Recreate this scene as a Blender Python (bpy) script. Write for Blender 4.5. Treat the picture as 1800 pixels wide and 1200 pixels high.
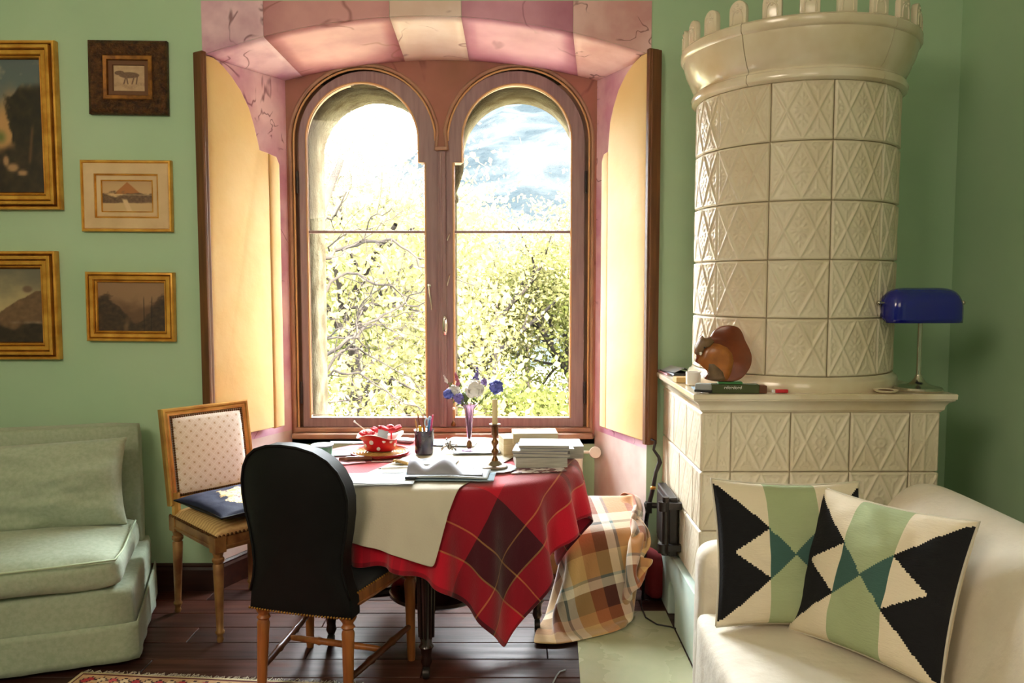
import bpy, bmesh, math, random
import numpy as np
from mathutils import Vector, Matrix, noise as mnoise

# ------------------------------------------------------------------ scene, camera, light
for o in list(bpy.data.objects):
    bpy.data.objects.remove(o, do_unlink=True)
S = bpy.context.scene
C = S.collection
R = math.radians
random.seed(7)

F, CZ = 1400.0, 1.5                      # focal length in pixels of the 1800x1200 frame, eye height
PITCH = math.atan(100 / 1400.0)
cp, sp = math.cos(PITCH), math.sin(PITCH)
cam = bpy.data.cameras.new('camera')
cam.sensor_width = 36.0
cam.lens = F / 1800 * 36.0
cam.clip_start = 0.05
cam.clip_end = 600
camo = bpy.data.objects.new('camera', cam)
C.objects.link(camo)
camo.location = (0, 0, CZ)
camo.rotation_euler = (R(90) - PITCH, 0, 0)
S.camera = camo

SKY = 45.0
world = bpy.data.worlds.new('sky'); S.world = world
world.use_nodes = True
bg = world.node_tree.nodes['Background']
bg.inputs[0].default_value = (0.90, 0.95, 1.0, 1)
bg.inputs[1].default_value = SKY

sun = bpy.data.lights.new('sun', 'SUN'); sun.energy = 90.0; sun.angle = R(1.5); sun.color = (1.0, 0.93, 0.78)
suno = bpy.data.objects.new('sun', sun); C.objects.link(suno)
suno.rotation_euler = Vector((-0.5, 0.62, -0.62)).to_track_quat('-Z', 'Y').to_euler()

def area(name, loc, target, size, energy, color, portal=False):
    l = bpy.data.lights.new(name, 'AREA'); l.shape = 'RECTANGLE'
    l.size, l.size_y = size; l.energy = energy; l.color = color
    if portal: l.cycles.is_portal = True
    o = bpy.data.objects.new(name, l); C.objects.link(o); o.location = loc
    o.rotation_euler = (Vector(target) - Vector(loc)).to_track_quat('-Z', 'Z').to_euler()
    return o
area('window_portal', (-0.385, 4.95, 1.65), (-0.385, 0, 1.65), (1.9, 2.1), 1, (1, 1, 1), portal=True)
# warm fill lights added behind the camera, standing in for unseen lamps
area('fill_lamp_left', (-1.9, -0.6, 3.0), (-0.8, 3.6, 1.2), (1.3, 1.3), 40, (1.0, 0.82, 0.63))
area('fill_lamp_side', (0.7, -1.4, 2.6), (0.8, 3.2, 0.9), (1.2, 1.2), 10, (1.0, 0.82, 0.63))

vs = S.view_settings
S.display_settings.display_device = 'sRGB'
vs.view_transform = 'Standard'; vs.look = 'None'; vs.gamma = 1.0
vs.use_curve_mapping = False
vs.exposure = 0.82

# ------------------------------------------------------------------ helpers
def ray(x, y):
    u = (x - 900) / F; v = (600 - y) / F
    return Vector((u, cp + v * sp, -sp + v * cp))
def W(x, y, Y):
    d = ray(x, y); t = Y / d.y
    return Vector((d.x * t, Y, CZ + d.z * t))
def G(x, y, z):
    d = ray(x, y); t = (z - CZ) / d.z
    return Vector((d.x * t, d.y * t, z))

def lin(c):
    c = c / 255.0
    return c / 12.92 if c <= 0.04045 else ((c + 0.055) / 1.055) ** 2.4
def rgb(r, g, b): return (lin(r), lin(g), lin(b), 1.0)

MATS = {}
def nd(nt, t, **kw):
    n = nt.nodes.new(t)
    for k, v in kw.items(): setattr(n, k, v)
    return n
def mk(name, col, rough=0.6, metal=0.0, col2=None, scale=5.0, detail=4.0, contrast=(0.35, 0.65),
       bump=None, spec=0.5, coat=0.0, sheen=0.0, trans=0.0, stretch=None, alpha=None, attr=None, coords='Object', rough2=None):
    m = bpy.data.materials.new(name); m.use_nodes = True
    nt = m.node_tree; b = nt.nodes['Principled BSDF']
    b.inputs['Base Color'].default_value = col
    b.inputs['Roughness'].default_value = rough
    b.inputs['Metallic'].default_value = metal
    b.inputs['Specular IOR Level'].default_value = spec
    if coat: b.inputs['Coat Weight'].default_value = coat; b.inputs['Coat Roughness'].default_value = 0.12
    if sheen: b.inputs['Sheen Weight'].default_value = sheen
    if trans: b.inputs['Transmission Weight'].default_value = trans
    tc = nd(nt, 'ShaderNodeTexCoord'); mp = nd(nt, 'ShaderNodeMapping')
    nt.links.new(tc.outputs[coords], mp.inputs[0])
    if stretch: mp.inputs['Scale'].default_value = stretch
    src = None
    if attr:
        a = nd(nt, 'ShaderNodeAttribute'); a.attribute_name = attr
        src = a.outputs['Color']; nt.links.new(src, b.inputs['Base Color'])
    if col2 is not None:
        n = nd(nt, 'ShaderNodeTexNoise'); n.inputs['Scale'].default_value = scale; n.inputs['Detail'].default_value = detail
        nt.links.new(mp.outputs[0], n.inputs['Vector'])
        r = nd(nt, 'ShaderNodeValToRGB')
        r.color_ramp.elements[0].position, r.color_ramp.elements[1].position = contrast
        r.color_ramp.elements[0].color = col; r.color_ramp.elements[1].color = col2
        nt.links.new(n.outputs['Fac'], r.inputs[0])
        if src is not None:
            mx = nd(nt, 'ShaderNodeMixRGB'); mx.blend_type = 'MULTIPLY'; mx.inputs[0].default_value = 1
            nt.links.new(src, mx.inputs[1]); nt.links.new(r.outputs[0], mx.inputs[2]); nt.links.new(mx.outputs[0], b.inputs['Base Color'])
        else:
            nt.links.new(r.outputs[0], b.inputs['Base Color'])
        if rough2 is not None:
            mr = nd(nt, 'ShaderNodeMapRange'); nt.links.new(n.outputs['Fac'], mr.inputs[0])
            mr.inputs[1].default_value, mr.inputs[2].default_value = contrast
            mr.inputs[3].default_value, mr.inputs[4].default_value = rough, rough2
            nt.links.new(mr.outputs[0], b.inputs['Roughness'])
    if bump:
        n2 = nd(nt, 'ShaderNodeTexNoise'); n2.inputs['Scale'].default_value = bump[0]; n2.inputs['Detail'].default_value = 5
        nt.links.new(mp.outputs[0], n2.inputs['Vector'])
        bp = nd(nt, 'ShaderNodeBump'); bp.inputs['Strength'].default_value = bump[1]; bp.inputs['Distance'].default_value = bump[2] if len(bump) > 2 else 0.01
        nt.links.new(n2.outputs['Fac'], bp.inputs['Height']); nt.links.new(bp.outputs[0], b.inputs['Normal'])
    MATS[name] = m
    return m

def glassmat(name, col, refl=1.0):
    m = bpy.data.materials.new(name); m.use_nodes = True; nt = m.node_tree; nt.nodes.clear()
    out = nd(nt, 'ShaderNodeOutputMaterial'); t = nd(nt, 'ShaderNodeBsdfTransparent'); t.inputs[0].default_value = col
    g = nd(nt, 'ShaderNodeBsdfGlossy'); g.inputs['Roughness'].default_value = 0.03
    fr = nd(nt, 'ShaderNodeFresnel'); fr.inputs[0].default_value = 1.45
    mx = nd(nt, 'ShaderNodeMixShader')
    ml = nd(nt, 'ShaderNodeMath', operation='MULTIPLY'); ml.inputs[1].default_value = refl; nt.links.new(fr.outputs[0], ml.inputs[0])
    nt.links.new(ml.outputs[0], mx.inputs[0]); nt.links.new(t.outputs[0], mx.inputs[1]); nt.links.new(g.outputs[0], mx.inputs[2])
    nt.links.new(mx.outputs[0], out.inputs[0]); MATS[name] = m
    return m

def leafmat(name, col, col2, tcol):
    m = mk(name, col, 0.7, col2=col2, scale=0.6, spec=0.0)
    nt = m.node_tree; b = nt.nodes['Principled BSDF']; out = [n for n in nt.nodes if n.type == 'OUTPUT_MATERIAL'][0]
    t = nd(nt, 'ShaderNodeBsdfTranslucent'); t.inputs[0].default_value = tcol
    mx = nd(nt, 'ShaderNodeMixShader'); mx.inputs[0].default_value = 0.4
    nt.links.new(b.outputs[0], mx.inputs[1]); nt.links.new(t.outputs[0], mx.inputs[2]); nt.links.new(mx.outputs[0], out.inputs[0])
    return m

def marble(name, base, light, vein, scale=3.0, vs_=4.0):
    """painted marble: soft clouds plus thin dark veins"""
    m = mk(name, base, 0.55, col2=light, scale=scale, detail=5, contrast=(0.38, 0.62))
    nt = m.node_tree; b = nt.nodes['Principled BSDF']
    ramp = [n for n in nt.nodes if n.type == 'VALTORGB'][0]
    tc = [n for n in nt.nodes if n.type == 'TEX_COORD'][0]
    n1 = nd(nt, 'ShaderNodeTexNoise'); n1.inputs['Scale'].default_value = vs_; n1.inputs['Detail'].default_value = 3; n1.inputs['Distortion'].default_value = 0.8
    mp = nd(nt, 'ShaderNodeMapping'); mp.inputs['Location'].default_value = (random.random() * 9, random.random() * 9, 3.1)
    nt.links.new(tc.outputs['Object'], mp.inputs[0]); nt.links.new(mp.outputs[0], n1.inputs['Vector'])
    sub = nd(nt, 'ShaderNodeMath', operation='SUBTRACT'); sub.inputs[1].default_value = 0.5
    ab = nd(nt, 'ShaderNodeMath', operation='ABSOLUTE')
    lt = nd(nt, 'ShaderNodeMapRange'); lt.inputs[1].default_value = 0.002; lt.inputs[2].default_value = 0.012; lt.inputs[3].default_value = 0.75; lt.inputs[4].default_value = 0
    n3 = nd(nt, 'ShaderNodeTexNoise'); n3.inputs['Scale'].default_value = 6.0
    nt.links.new(tc.outputs['Object'], n3.inputs['Vector'])
    gt = nd(nt, 'ShaderNodeMapRange'); gt.inputs[1].default_value = 0.48; gt.inputs[2].default_value = 0.56
    nt.links.new(n3.outputs['Fac'], gt.inputs[0])
    ml = nd(nt, 'ShaderNodeMath', operation='MULTIPLY')
    nt.links.new(n1.outputs['Fac'], sub.inputs[0]); nt.links.new(sub.outputs[0], ab.inputs[0]); nt.links.new(ab.outputs[0], lt.inputs[0])
    nt.links.new(lt.outputs[0], ml.inputs[0]); nt.links.new(gt.outputs[0], ml.inputs[1])
    mx = nd(nt, 'ShaderNodeMixRGB'); mx.inputs[2].default_value = vein
    nt.links.new(ml.outputs[0], mx.inputs[0]); nt.links.new(ramp.outputs[0], mx.inputs[1]); nt.links.new(mx.outputs[0], b.inputs['Base Color'])
    return m

def plaid(name, sx, sy, rough=0.85, sheen=0.3, mode='MIX', fac=0.5, weave=220):
    """woven check: one constant colour ramp for each thread direction, mixed"""
    m = bpy.data.materials.new(name); m.use_nodes = True; nt = m.node_tree; b = nt.nodes['Principled BSDF']
    b.inputs['Roughness'].default_value = rough; b.inputs['Sheen Weight'].default_value = sheen; b.inputs['Specular IOR Level'].default_value = 0.15
    uv = nd(nt, 'ShaderNodeUVMap'); sep = nd(nt, 'ShaderNodeSeparateXYZ'); nt.links.new(uv.outputs[0], sep.inputs[0])
    outs = []
    for k, st in enumerate((sx, sy)):
        r = nd(nt, 'ShaderNodeValToRGB'); r.color_ramp.interpolation = 'CONSTANT'
        el = r.color_ramp.elements
        el[0].position = 0; el[0].color = st[0][1]
        el[1].position = st[1][0]; el[1].color = st[1][1]
        for p, c in st[2:]:
            e = el.new(p); e.color = c
        nt.links.new(sep.outputs[k], r.inputs[0]); outs.append(r.outputs[0])
    mx = nd(nt, 'ShaderNodeMixRGB'); mx.blend_type = mode; mx.inputs[0].default_value = fac
    nt.links.new(outs[0], mx.inputs[1]); nt.links.new(outs[1], mx.inputs[2]); nt.links.new(mx.outputs[0], b.inputs['Base Color'])
    n = nd(nt, 'ShaderNodeTexNoise'); n.inputs['Scale'].default_value = weave; nt.links.new(uv.outputs[0], n.inputs['Vector'])
    bp = nd(nt, 'ShaderNodeBump'); bp.inputs['Strength'].default_value = 0.25; bp.inputs['Distance'].default_value = 0.004
    nt.links.new(n.outputs['Fac'], bp.inputs['Height']); nt.links.new(bp.outputs[0], b.inputs['Normal'])
    MATS[name] = m
    return m

def tag(o, label=None, cat=None, group=None, kind=None):
    if label: o['label'] = label
    if cat: o['category'] = cat
    if group: o['group'] = group
    if kind: o['kind'] = kind
    return o
def thing(name, label, cat, loc=(0, 0, 0), rz=0.0, group=None):
    o = bpy.data.objects.new(name, None); C.objects.link(o)
    o.empty_display_size = 0.1; o.location = loc; o.rotation_euler = (0, 0, rz)
    return tag(o, label, cat, group)
def frame_of(o):
    """world matrix of the top-level object that carries this part (all parts share their thing's frame)"""
    while o.parent: o = o.parent
    return Matrix.Translation(o.location) @ o.rotation_euler.to_matrix().to_4x4()

def finish(me, smooth):
    if smooth is not None and smooth is not False:
        me.polygons.foreach_set('use_smooth', [True] * len(me.polygons))
        if smooth is not True: me.set_sharp_from_angle(angle=R(smooth))
    me.update()
def put(name, me, mat=None, parent=None, bevel=0, subsurf=0, solid=0, bseg=2):
    o = bpy.data.objects.new(name, me); C.objects.link(o)
    if mat is not None:
        me.materials.clear(); me.materials.append(MATS[mat] if isinstance(mat, str) else mat)
    if parent: o.parent = parent
    if solid: md = o.modifiers.new('solid', 'SOLIDIFY'); md.thickness = abs(solid); md.offset = 0 if solid > 0 else -1
    if bevel: md = o.modifiers.new('bevel', 'BEVEL'); md.width = bevel; md.segments = bseg; md.limit_method = 'ANGLE'; md.angle_limit = R(40)
    if subsurf: md = o.modifiers.new('subsurf', 'SUBSURF'); md.levels = subsurf; md.render_levels = subsurf
    return o

class B:
    def __init__(s): s.v = []; s.f = []; s.uv = None
    def add(s, vs_, fs):
        n = len(s.v); s.v += [tuple(p) for p in vs_]; s.f += [tuple(i + n for i in f) for f in fs]; return s
    def box(s, x0, x1, y0, y1, z0, z1, M=None):
        p = [Vector((x, y, z)) for x in (x0, x1) for y in (y0, y1) for z in (z0, z1)]
        if M is not None: p = [M @ q for q in p]
        return s.add(p, [(0, 1, 3, 2), (4, 6, 7, 5), (0, 4, 5, 1), (2, 3, 7, 6), (0, 2, 6, 4), (1, 5, 7, 3)])
    def tube(s, pts, rad, n=10, cap=True, sq=1.0):
        pts = [Vector(p) for p in pts]
        if not hasattr(rad, '__len__'): rad = [rad] * len(pts)
        vs_ = []; fs = []; pu = None
        for i, p in enumerate(pts):
            t = (pts[min(i + 1, len(pts) - 1)] - pts[max(i - 1, 0)])
            t = t.normalized() if t.length > 1e-9 else Vector((0, 0, 1))
            if pu is None:
                pu = t.orthogonal().normalized() if abs(t.z) < 0.9 else (Vector((1, 0, 0)) - t * t.x).normalized()
            else:
                pu = (pu - t * pu.dot(t)); pu = pu.normalized() if pu.length > 1e-6 else t.orthogonal().normalized()
            w = t.cross(pu)
            for k in range(n):
                a = 2 * math.pi * k / n
                vs_.append(p + (pu * math.cos(a) + w * math.sin(a) * sq) * rad[i])
        for i in range(len(pts) - 1):
            for k in range(n):
                k2 = (k + 1) % n
                fs.append((i * n + k, i * n + k2, (i + 1) * n + k2, (i + 1) * n + k))
        if cap:
            fs.append(tuple(range(n))[::-1]); fs.append(tuple((len(pts) - 1) * n + k for k in range(n)))
        return s.add(vs_, fs)
    def lathe(s, prof, c=(0, 0, 0), n=24, a0=0.0, a1=None, cap=True, fn=None):
        full = a1 is None
        if full: a1 = a0 + 2 * math.pi
        m = n if full else n + 1
        vs_ = []; fs = []
        for (r, z) in prof:
            for k in range(m):
                a = a0 + (a1 - a0) * k / n
                rr = r * (fn(a, z) if fn else 1)
                vs_.append((c[0] + rr * math.cos(a), c[1] + rr * math.sin(a), c[2] + z))
        for i in range(len(prof) - 1):
            for k in range(n):
                k2 = (k + 1) % m
                fs.append((i * m + k, i * m + k2, (i + 1) * m + k2, (i + 1) * m + k))
        if full and cap:
            if prof[0][0] > 1e-5: fs.append(tuple(range(m))[::-1])
            if prof[-1][0] > 1e-5: fs.append(tuple((len(prof) - 1) * m + k for k in range(m)))
        if not full:
            fs.append(tuple(i * m for i in range(len(prof))))
            fs.append(tuple(i * m + m - 1 for i in range(len(prof)))[::-1])
        return s.add(vs_, fs)
    def ell(s, c, r, nu=12, nv=8, M=None):
        vs_ = []; fs = []
        for j in range(nv + 1):
            b_ = -math.pi / 2 + math.pi * j / nv
            for i in range(nu):
                a = 2 * math.pi * i / nu
                p = Vector((r[0] * math.cos(b_) * math.cos(a), r[1] * math.cos(b_) * math.sin(a), r[2] * math.sin(b_)))
                if M is not None: p = M @ p
                vs_.append(p + Vector(c))
        for j in range(nv):
            for i in range(nu):
                i2 = (i + 1) % nu
                fs.append((j * nu + i, j * nu + i2, (j + 1) * nu + i2, (j + 1) * nu + i))
        return s.add(vs_, fs)
    def grid(s, P):
        P = np.asarray(P); ny, nx = P.shape[:2]
        fs = [(j * nx + i, j * nx + i + 1, (j + 1) * nx + i + 1, (j + 1) * nx + i) for j in range(ny - 1) for i in range(nx - 1)]
        return s.add(P.reshape(-1, 3).tolist(), fs)
    def xform(s, M):
        s.v = [tuple(M @ Vector(p)) for p in s.v]; return s
    def mesh(s, name, smooth=None):
        me = bpy.data.meshes.new(name); me.from_pydata(s.v, [], s.f); me.validate()
        bm = bmesh.new(); bm.from_mesh(me); bmesh.ops.remove_doubles(bm, verts=bm.verts, dist=1e-6)
        bmesh.ops.recalc_face_normals(bm, faces=bm.faces); bm.to_mesh(me); bm.free()
        finish(me, smooth); return me
    def build(s, name, mat, parent=None, smooth=None, bevel=0, world=False, **kw):
        if world and parent:
            s.xform(frame_of(parent).inverted())
        return put(name, s.mesh(name, smooth), mat, parent, bevel, **kw)

def plate(loops, y0, y1, bevel=0.0, res=1):
    """flat plate in the XZ plane between depths y0 and y1; loops = outline and holes as (x, z) lists -> mesh"""
    cu = bpy.data.curves.new('tmp', 'CURVE'); cu.dimensions = '2D'; cu.fill_mode = 'BOTH'
    for lp in loops:
        spn = cu.splines.new('POLY'); spn.points.add(len(lp) - 1)
        for p, (x, z) in zip(spn.points, lp): p.co = (x, z, 0, 1)
        spn.use_cyclic_u = True
    cu.extrude = abs(y1 - y0) / 2 - bevel; cu.bevel_depth = bevel; cu.bevel_resolution = res
    if bevel: cu.offset = -bevel
    ob = bpy.data.objects.new('tmp', cu)
    me = bpy.data.meshes.new_from_object(ob)
    bpy.data.objects.remove(ob); bpy.data.curves.remove(cu)
    yc = (y0 + y1) / 2
    me.transform(Matrix(((1, 0, 0, 0), (0, 0, -1, yc), (0, 1, 0, 0), (0, 0, 0, 1))))
    bm = bmesh.new(); bm.from_mesh(me); bmesh.ops.remove_doubles(bm, verts=bm.verts, dist=1e-5)
    bmesh.ops.recalc_face_normals(bm, faces=bm.faces); bm.to_mesh(me); bm.free()
    return me
def arc(cx, cz, r, a0, a1, n):
    return [(cx + r * math.cos(R(a0 + (a1 - a0) * i / n)), cz + r * math.sin(R(a0 + (a1 - a0) * i / n))) for i in range(n + 1)]

def struct(o, label=None): o['kind'] = 'structure'; return tag(o, label)
def vn(x, y, z=0.0, o=4):
    """fractal noise 0..1"""
    return 0.5 + 0.5 * mnoise.fractal(Vector((x, y, z)), 1.0, 2.0, o)
def colour_faces(me, fn, name='col'):
    """one flat colour for each face, from the face centre's UV-like grid index"""
    at = me.color_attributes.new(name, 'FLOAT_COLOR', 'CORNER')
    data = np.zeros((len(me.loops), 4), np.float32)
    for p in me.polygons:
        c = fn(p)
        for li in p.loop_indices: data[li] = c
    at.data.foreach_set('color', data.ravel())
def colour_verts(me, cols, name='col'):
    at = me.color_attributes.new(name, 'FLOAT_COLOR', 'POINT')
    at.data.foreach_set('color', np.asarray(cols, np.float32).ravel())

def softbox(sx, sy, sz, r, n=10, bt=0.0, bf=0.0, wr=0.0, seed=0.0):
    """upholstered block centred in x,y, base at z=0: rounded, bulging on top (bt) and front (bf), slightly wrinkled"""
    bm = bmesh.new(); bmesh.ops.create_cube(bm, size=2.0)
    bmesh.ops.subdivide_edges(bm, edges=bm.edges, cuts=n, use_grid_fill=True)
    hx, hy, hz = sx / 2, sy / 2, sz / 2
    for v in bm.verts:
        p = Vector((v.co.x * hx, v.co.y * hy, v.co.z * hz))
        q = Vector((max(-hx + r, min(hx - r, p.x)), max(-hy + r, min(hy - r, p.y)), max(-hz + r, min(hz - r, p.z))))
        d = p - q
        if d.length > 1e-9:
            # snap the outer shell onto the rounded surface
            p = q + d.normalized() * r
        u, w = p.x / hx, p.y / hy
        if v.co.z > 0: p.z += bt * (1 - u * u) * (1 - w * w) * (v.co.z)
        if v.co.y < 0: p.y -= bf * (1 - u * u) * (1 - (p.z / hz) ** 2) * (-v.co.y)
        if wr:
            nn = mnoise.noise_vector(Vector((p.x * 5 + seed, p.y * 5, p.z * 5))) + 0.5 * mnoise.noise_vector(Vector((p.x * 14, p.y * 9 + seed, p.z * 12)))
            p += nn * wr
        v.co = p + Vector((0, 0, hz))
    me = bpy.data.meshes.new('soft'); bm.to_mesh(me); bm.free(); finish(me, True)
    return me

def pillow_pts(w, h, t, n=40, pw=0.42, pinch=0.06, wr=0.004, seed=0.0):
    """front and back surface of a stuffed cushion in the XZ plane (y = thickness), base at z=0 -> two (n+1)x(n+1) arrays"""
    front = np.zeros((n + 1, n + 1, 3)); back = np.zeros_like(front)
    for j in range(n + 1):
        for i in range(n + 1):
            u = -1 + 2 * i / n; v = -1 + 2 * j / n
            f = (max(0, 1 - u * u) * max(0, 1 - v * v)) ** pw
            x = w / 2 * u * (1 - pinch * (1 - v * v) * abs(u)); z = h / 2 * v * (1 - pinch * (1 - u * u) * abs(v))
            nn = mnoise.noise(Vector((u * 2.2 + seed, v * 2.2, 0.3))) + 0.5 * mnoise.noise(Vector((u * 5 + seed, v * 5, 1.3)))
            front[j, i] = (x, -t / 2 * f - wr * nn * f, z + h / 2)
            back[j, i] = (x, t / 2 * f + wr * nn * f, z + h / 2)
    return front, back
def pillow_mesh(*a, **k):
    fr, bk = pillow_pts(*a, **k)
    n = fr.shape[0]
    b_ = B(); b_.grid(fr); b_.grid(bk)
    return b_, n

# ---- cloth: position based, numpy
def drape(P, dx, dy, collide, steps=260, iters=6, bend=0.12, damp=0.92, g=-0.0010, slip=0.08, vmax=0.011):
    P = P.copy(); V = np.zeros_like(P)
    ny, nx = P.shape[:2]
    bat = []
    def addp(a, b, L, k):
        bat.append((a, b, L, k))
    def sl(i0, j0, i1, j1, st_j, st_i, nj, ni):
        pass
    idx = np.arange(ny * nx).reshape(ny, nx)
    for par in (0, 1):
        a = idx[:, par:nx - 1:2].ravel(); addp(a, a + 1, dx, 1.0)
        a = idx[par:ny - 1:2, :].ravel(); addp(a, a + nx, dy, 1.0)
    Ld = math.hypot(dx, dy)
    for par in (0, 1):
        a = idx[par:ny - 1:2, :-1].ravel()
        for q in (0, 1):
            a = idx[par:ny - 1:2, q:nx - 1:2].ravel(); addp(a, a + nx + 1, Ld, 0.5)
            a = idx[par:ny - 1:2, q + 0:nx - 1:2].ravel(); addp(a + 1, a + nx, Ld, 0.5)
    for q in (0, 1):
        a = np.concatenate([idx[:, c] for c in range(nx - 2) if (c // 2) % 2 == q]); addp(a, a + 2, 2 * dx, bend)
        a = np.concatenate([idx[r, :] for r in range(ny - 2) if (r // 2) % 2 == q]); addp(a, a + 2 * nx, 2 * dy, bend)
    X = P.reshape(-1, 3); Vv = V.reshape(-1, 3)
    for st in range(steps):
        prev = X.copy()
        Vv[:, 2] += g; Vv *= damp
        X += Vv
        for it in range(iters):
            for a, b, L, k in bat:
                d = X[b] - X[a]; l = np.sqrt((d * d).sum(1)) + 1e-9
                c = (0.5 * k * (l - L) / l)[:, None] * d
                X[a] += c; X[b] -= c
            on = collide(X)
            if on is not None: X[on, :2] = prev[on, :2] + (X[on, :2] - prev[on, :2]) * slip
        Vv[:] = X - prev
        sp_ = np.sqrt((Vv * Vv).sum(1)) + 1e-12
        Vv *= np.minimum(1.0, vmax / sp_)[:, None]
        if on is not None: Vv[on] *= 0.2
    return X.reshape(ny, nx, 3)
def cloth_obj(name, P, mat, parent=None, thick=0.003, sub=1):
    ny, nx = P.shape[:2]
    me = bpy.data.meshes.new(name)
    fs = [(j * nx + i, j * nx + i + 1, (j + 1) * nx + i + 1, (j + 1) * nx + i) for j in range(ny - 1) for i in range(nx - 1)]
    me.from_pydata(P.reshape(-1, 3).tolist(), [], fs)
    uv = me.uv_layers.new(name='UVMap'); d = []
    for l in me.loops:
        j, i = divmod(l.vertex_index, nx); d += [i / (nx - 1), j / (ny - 1)]
    uv.data.foreach_set('uv', d)
    finish(me, True)
    return put(name, me, mat, parent, subsurf=sub, solid=thick)

# ------------------------------------------------------------------ materials
mk('green_wall', rgb(180, 208, 174), 0.62, col2=rgb(168, 200, 164), scale=1.6, contrast=(0.3, 0.7), bump=(60, 0.08, 0.004))
mk('plaster_white', rgb(226, 214, 206), 0.75, col2=rgb(205, 180, 172), scale=4, bump=(25, 0.12, 0.006))
mk('ceiling_white', rgb(238, 234, 224), 0.8)
mk('dark_skirting', rgb(62, 34, 26), 0.4, col2=rgb(46, 24, 19), scale=6, stretch=(0.4, 6, 6))
marble('painted_jamb', rgb(196, 142, 168), rgb(232, 198, 208), rgb(112, 48, 70), 3.2, 2.6)
marble('block_corner_a', rgb(188, 132, 160), rgb(230, 192, 204), rgb(110, 50, 60), 4.0, 3.0)
marble('block_mauve_a', rgb(176, 112, 122), rgb(210, 152, 154), rgb(150, 90, 90), 2.5, 1.2)
marble('block_cream', rgb(222, 192, 180), rgb(240, 218, 212), rgb(150, 92, 96), 3.5, 2.2)
marble('block_mauve_b', rgb(176, 108, 134), rgb(214, 154, 178), rgb(160, 100, 118), 2.2, 1.0)
marble('block_corner_b', rgb(206, 150, 150), rgb(232, 192, 190), rgb(112, 56, 50), 3.5, 3.2)
marble('spandrel_paint', rgb(140, 92, 72), rgb(164, 106, 92), rgb(120, 70, 60), 2.0, 1.2)
mk('window_paint', rgb(150, 126, 126), 0.5, col2=rgb(132, 108, 112), scale=9, stretch=(6, 6, 0.5), bump=(40, 0.05))
mk('window_moulding', rgb(170, 132, 104), 0.42, col2=rgb(146, 108, 88), scale=9)
mk('window_bead', rgb(205, 162, 112), 0.4)
mk('iron', rgb(60, 56, 54), 0.42, metal=0.8)
mk('steel', rgb(200, 195, 185), 0.25, metal=1.0)
glassmat('window_glass', (0.97, 0.98, 0.97, 1), 0.35)
mk('stone', (0.0652,0.0544,0.0342,1), 0.9, col2=(0.0373,0.0279,0.0162,1), scale=9, contrast=(0.4, 0.62), spec=0.0, bump=(35, 0.6, 0.03))
mk('shutter_cloth', rgb(230, 190, 122), 0.72, col2=rgb(236, 206, 150), scale=1.5, bump=(5, 0.25, 0.02), sheen=0.1)
mk('shutter_wood', rgb(120, 78, 44), 0.45, col2=rgb(92, 56, 32), scale=6, stretch=(8, 8, 0.6))
mk('radiator_enamel', rgb(228, 222, 205), 0.35)
mk('gold_leaf', rgb(232, 176, 76), 0.32, metal=0.4, col2=rgb(196, 134, 44), scale=12, bump=(60, 0.1, 0.003))
mk('gold_dark', rgb(158, 104, 40), 0.4, metal=0.6, col2=rgb(104, 62, 26), scale=25)
mk('gold_carved', rgb(104, 66, 32), 0.45, metal=0.45, col2=rgb(58, 34, 18), scale=40, bump=(110, 1.0, 0.01))
mk('mount_brown', rgb(110, 74, 48), 0.8)
mk('mount_cream', rgb(226, 196, 152), 0.7, col2=rgb(210, 178, 134), scale=6)
mk('painting', rgb(255, 255, 255), 0.5, attr='col')
mk('faience', rgb(226, 216, 194), 0.42, col2=rgb(206, 190, 160), scale=2.4, contrast=(0.3, 0.75), coat=0.08)
mk('faience_plain', rgb(230, 219, 198), 0.2, col2=rgb(206, 186, 150), scale=3.2, contrast=(0.42, 0.7), coat=0.5)
mk('stove_mortar', rgb(204, 186, 154), 0.9)
mk('stove_plaster', rgb(214, 226, 212), 0.7, col2=rgb(186, 208, 200), scale=4, bump=(20, 0.15))
mk('hearth', rgb(190, 192, 158), 0.22, col2=rgb(172, 176, 138), scale=5, contrast=(0.35, 0.65), bump=(14, 0.08, 0.01), rough2=0.38)
mk('tree_bark', (0.0187,0.0152,0.0129,1), 0.9, col2=(0.0105,0.0088,0.0079,1), scale=3, spec=0.0, bump=(12, 0.5, 0.03))
leafmat('leaf_yellow', (0.0537,0.0482,0.0179,1), (0.0751,0.0681,0.0286,1), (0.0859,0.0788,0.0286,1))
leafmat('leaf_green', (0.0268,0.0304,0.0078,1), (0.0429,0.0429,0.0125,1), (0.0537,0.0572,0.0143,1))
leafmat('leaf_pale', (0.0463,0.0421,0.0287,1), (0.0599,0.0545,0.0381,1), (0.0599,0.0572,0.0326,1))
leafmat('leaf_white', (0.0600,0.0580,0.0540,1), (0.0700,0.0660,0.0640,1), (0.0600,0.0580,0.0540,1))
leafmat('leaf_russet', (0.0360,0.0210,0.0120,1), (0.0420,0.0270,0.0160,1), (0.0440,0.0240,0.0140,1))
mk('lawn', (0.12,0.115,0.07,1), 0.9, col2=(0.16,0.145,0.09,1), scale=0.35, contrast=(0.4, 0.6), spec=0.0, bump=(9, 0.5, 0.05))
mk('hill_rock_haze', (0.0055,0.0072,0.0084,1), 0.95, col2=(0.0125,0.0141,0.0150,1), scale=0.16, detail=8, contrast=(0.4, 0.6), spec=0.0, bump=(0.6, 0.8, 1.2))  # rock colour with the bluish haze of distance mixed in

mk('sill_bounce', rgb(214, 204, 184), 0.8, spec=0.2)  # outer sill made pale to bounce sky light up onto the soffit
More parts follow.
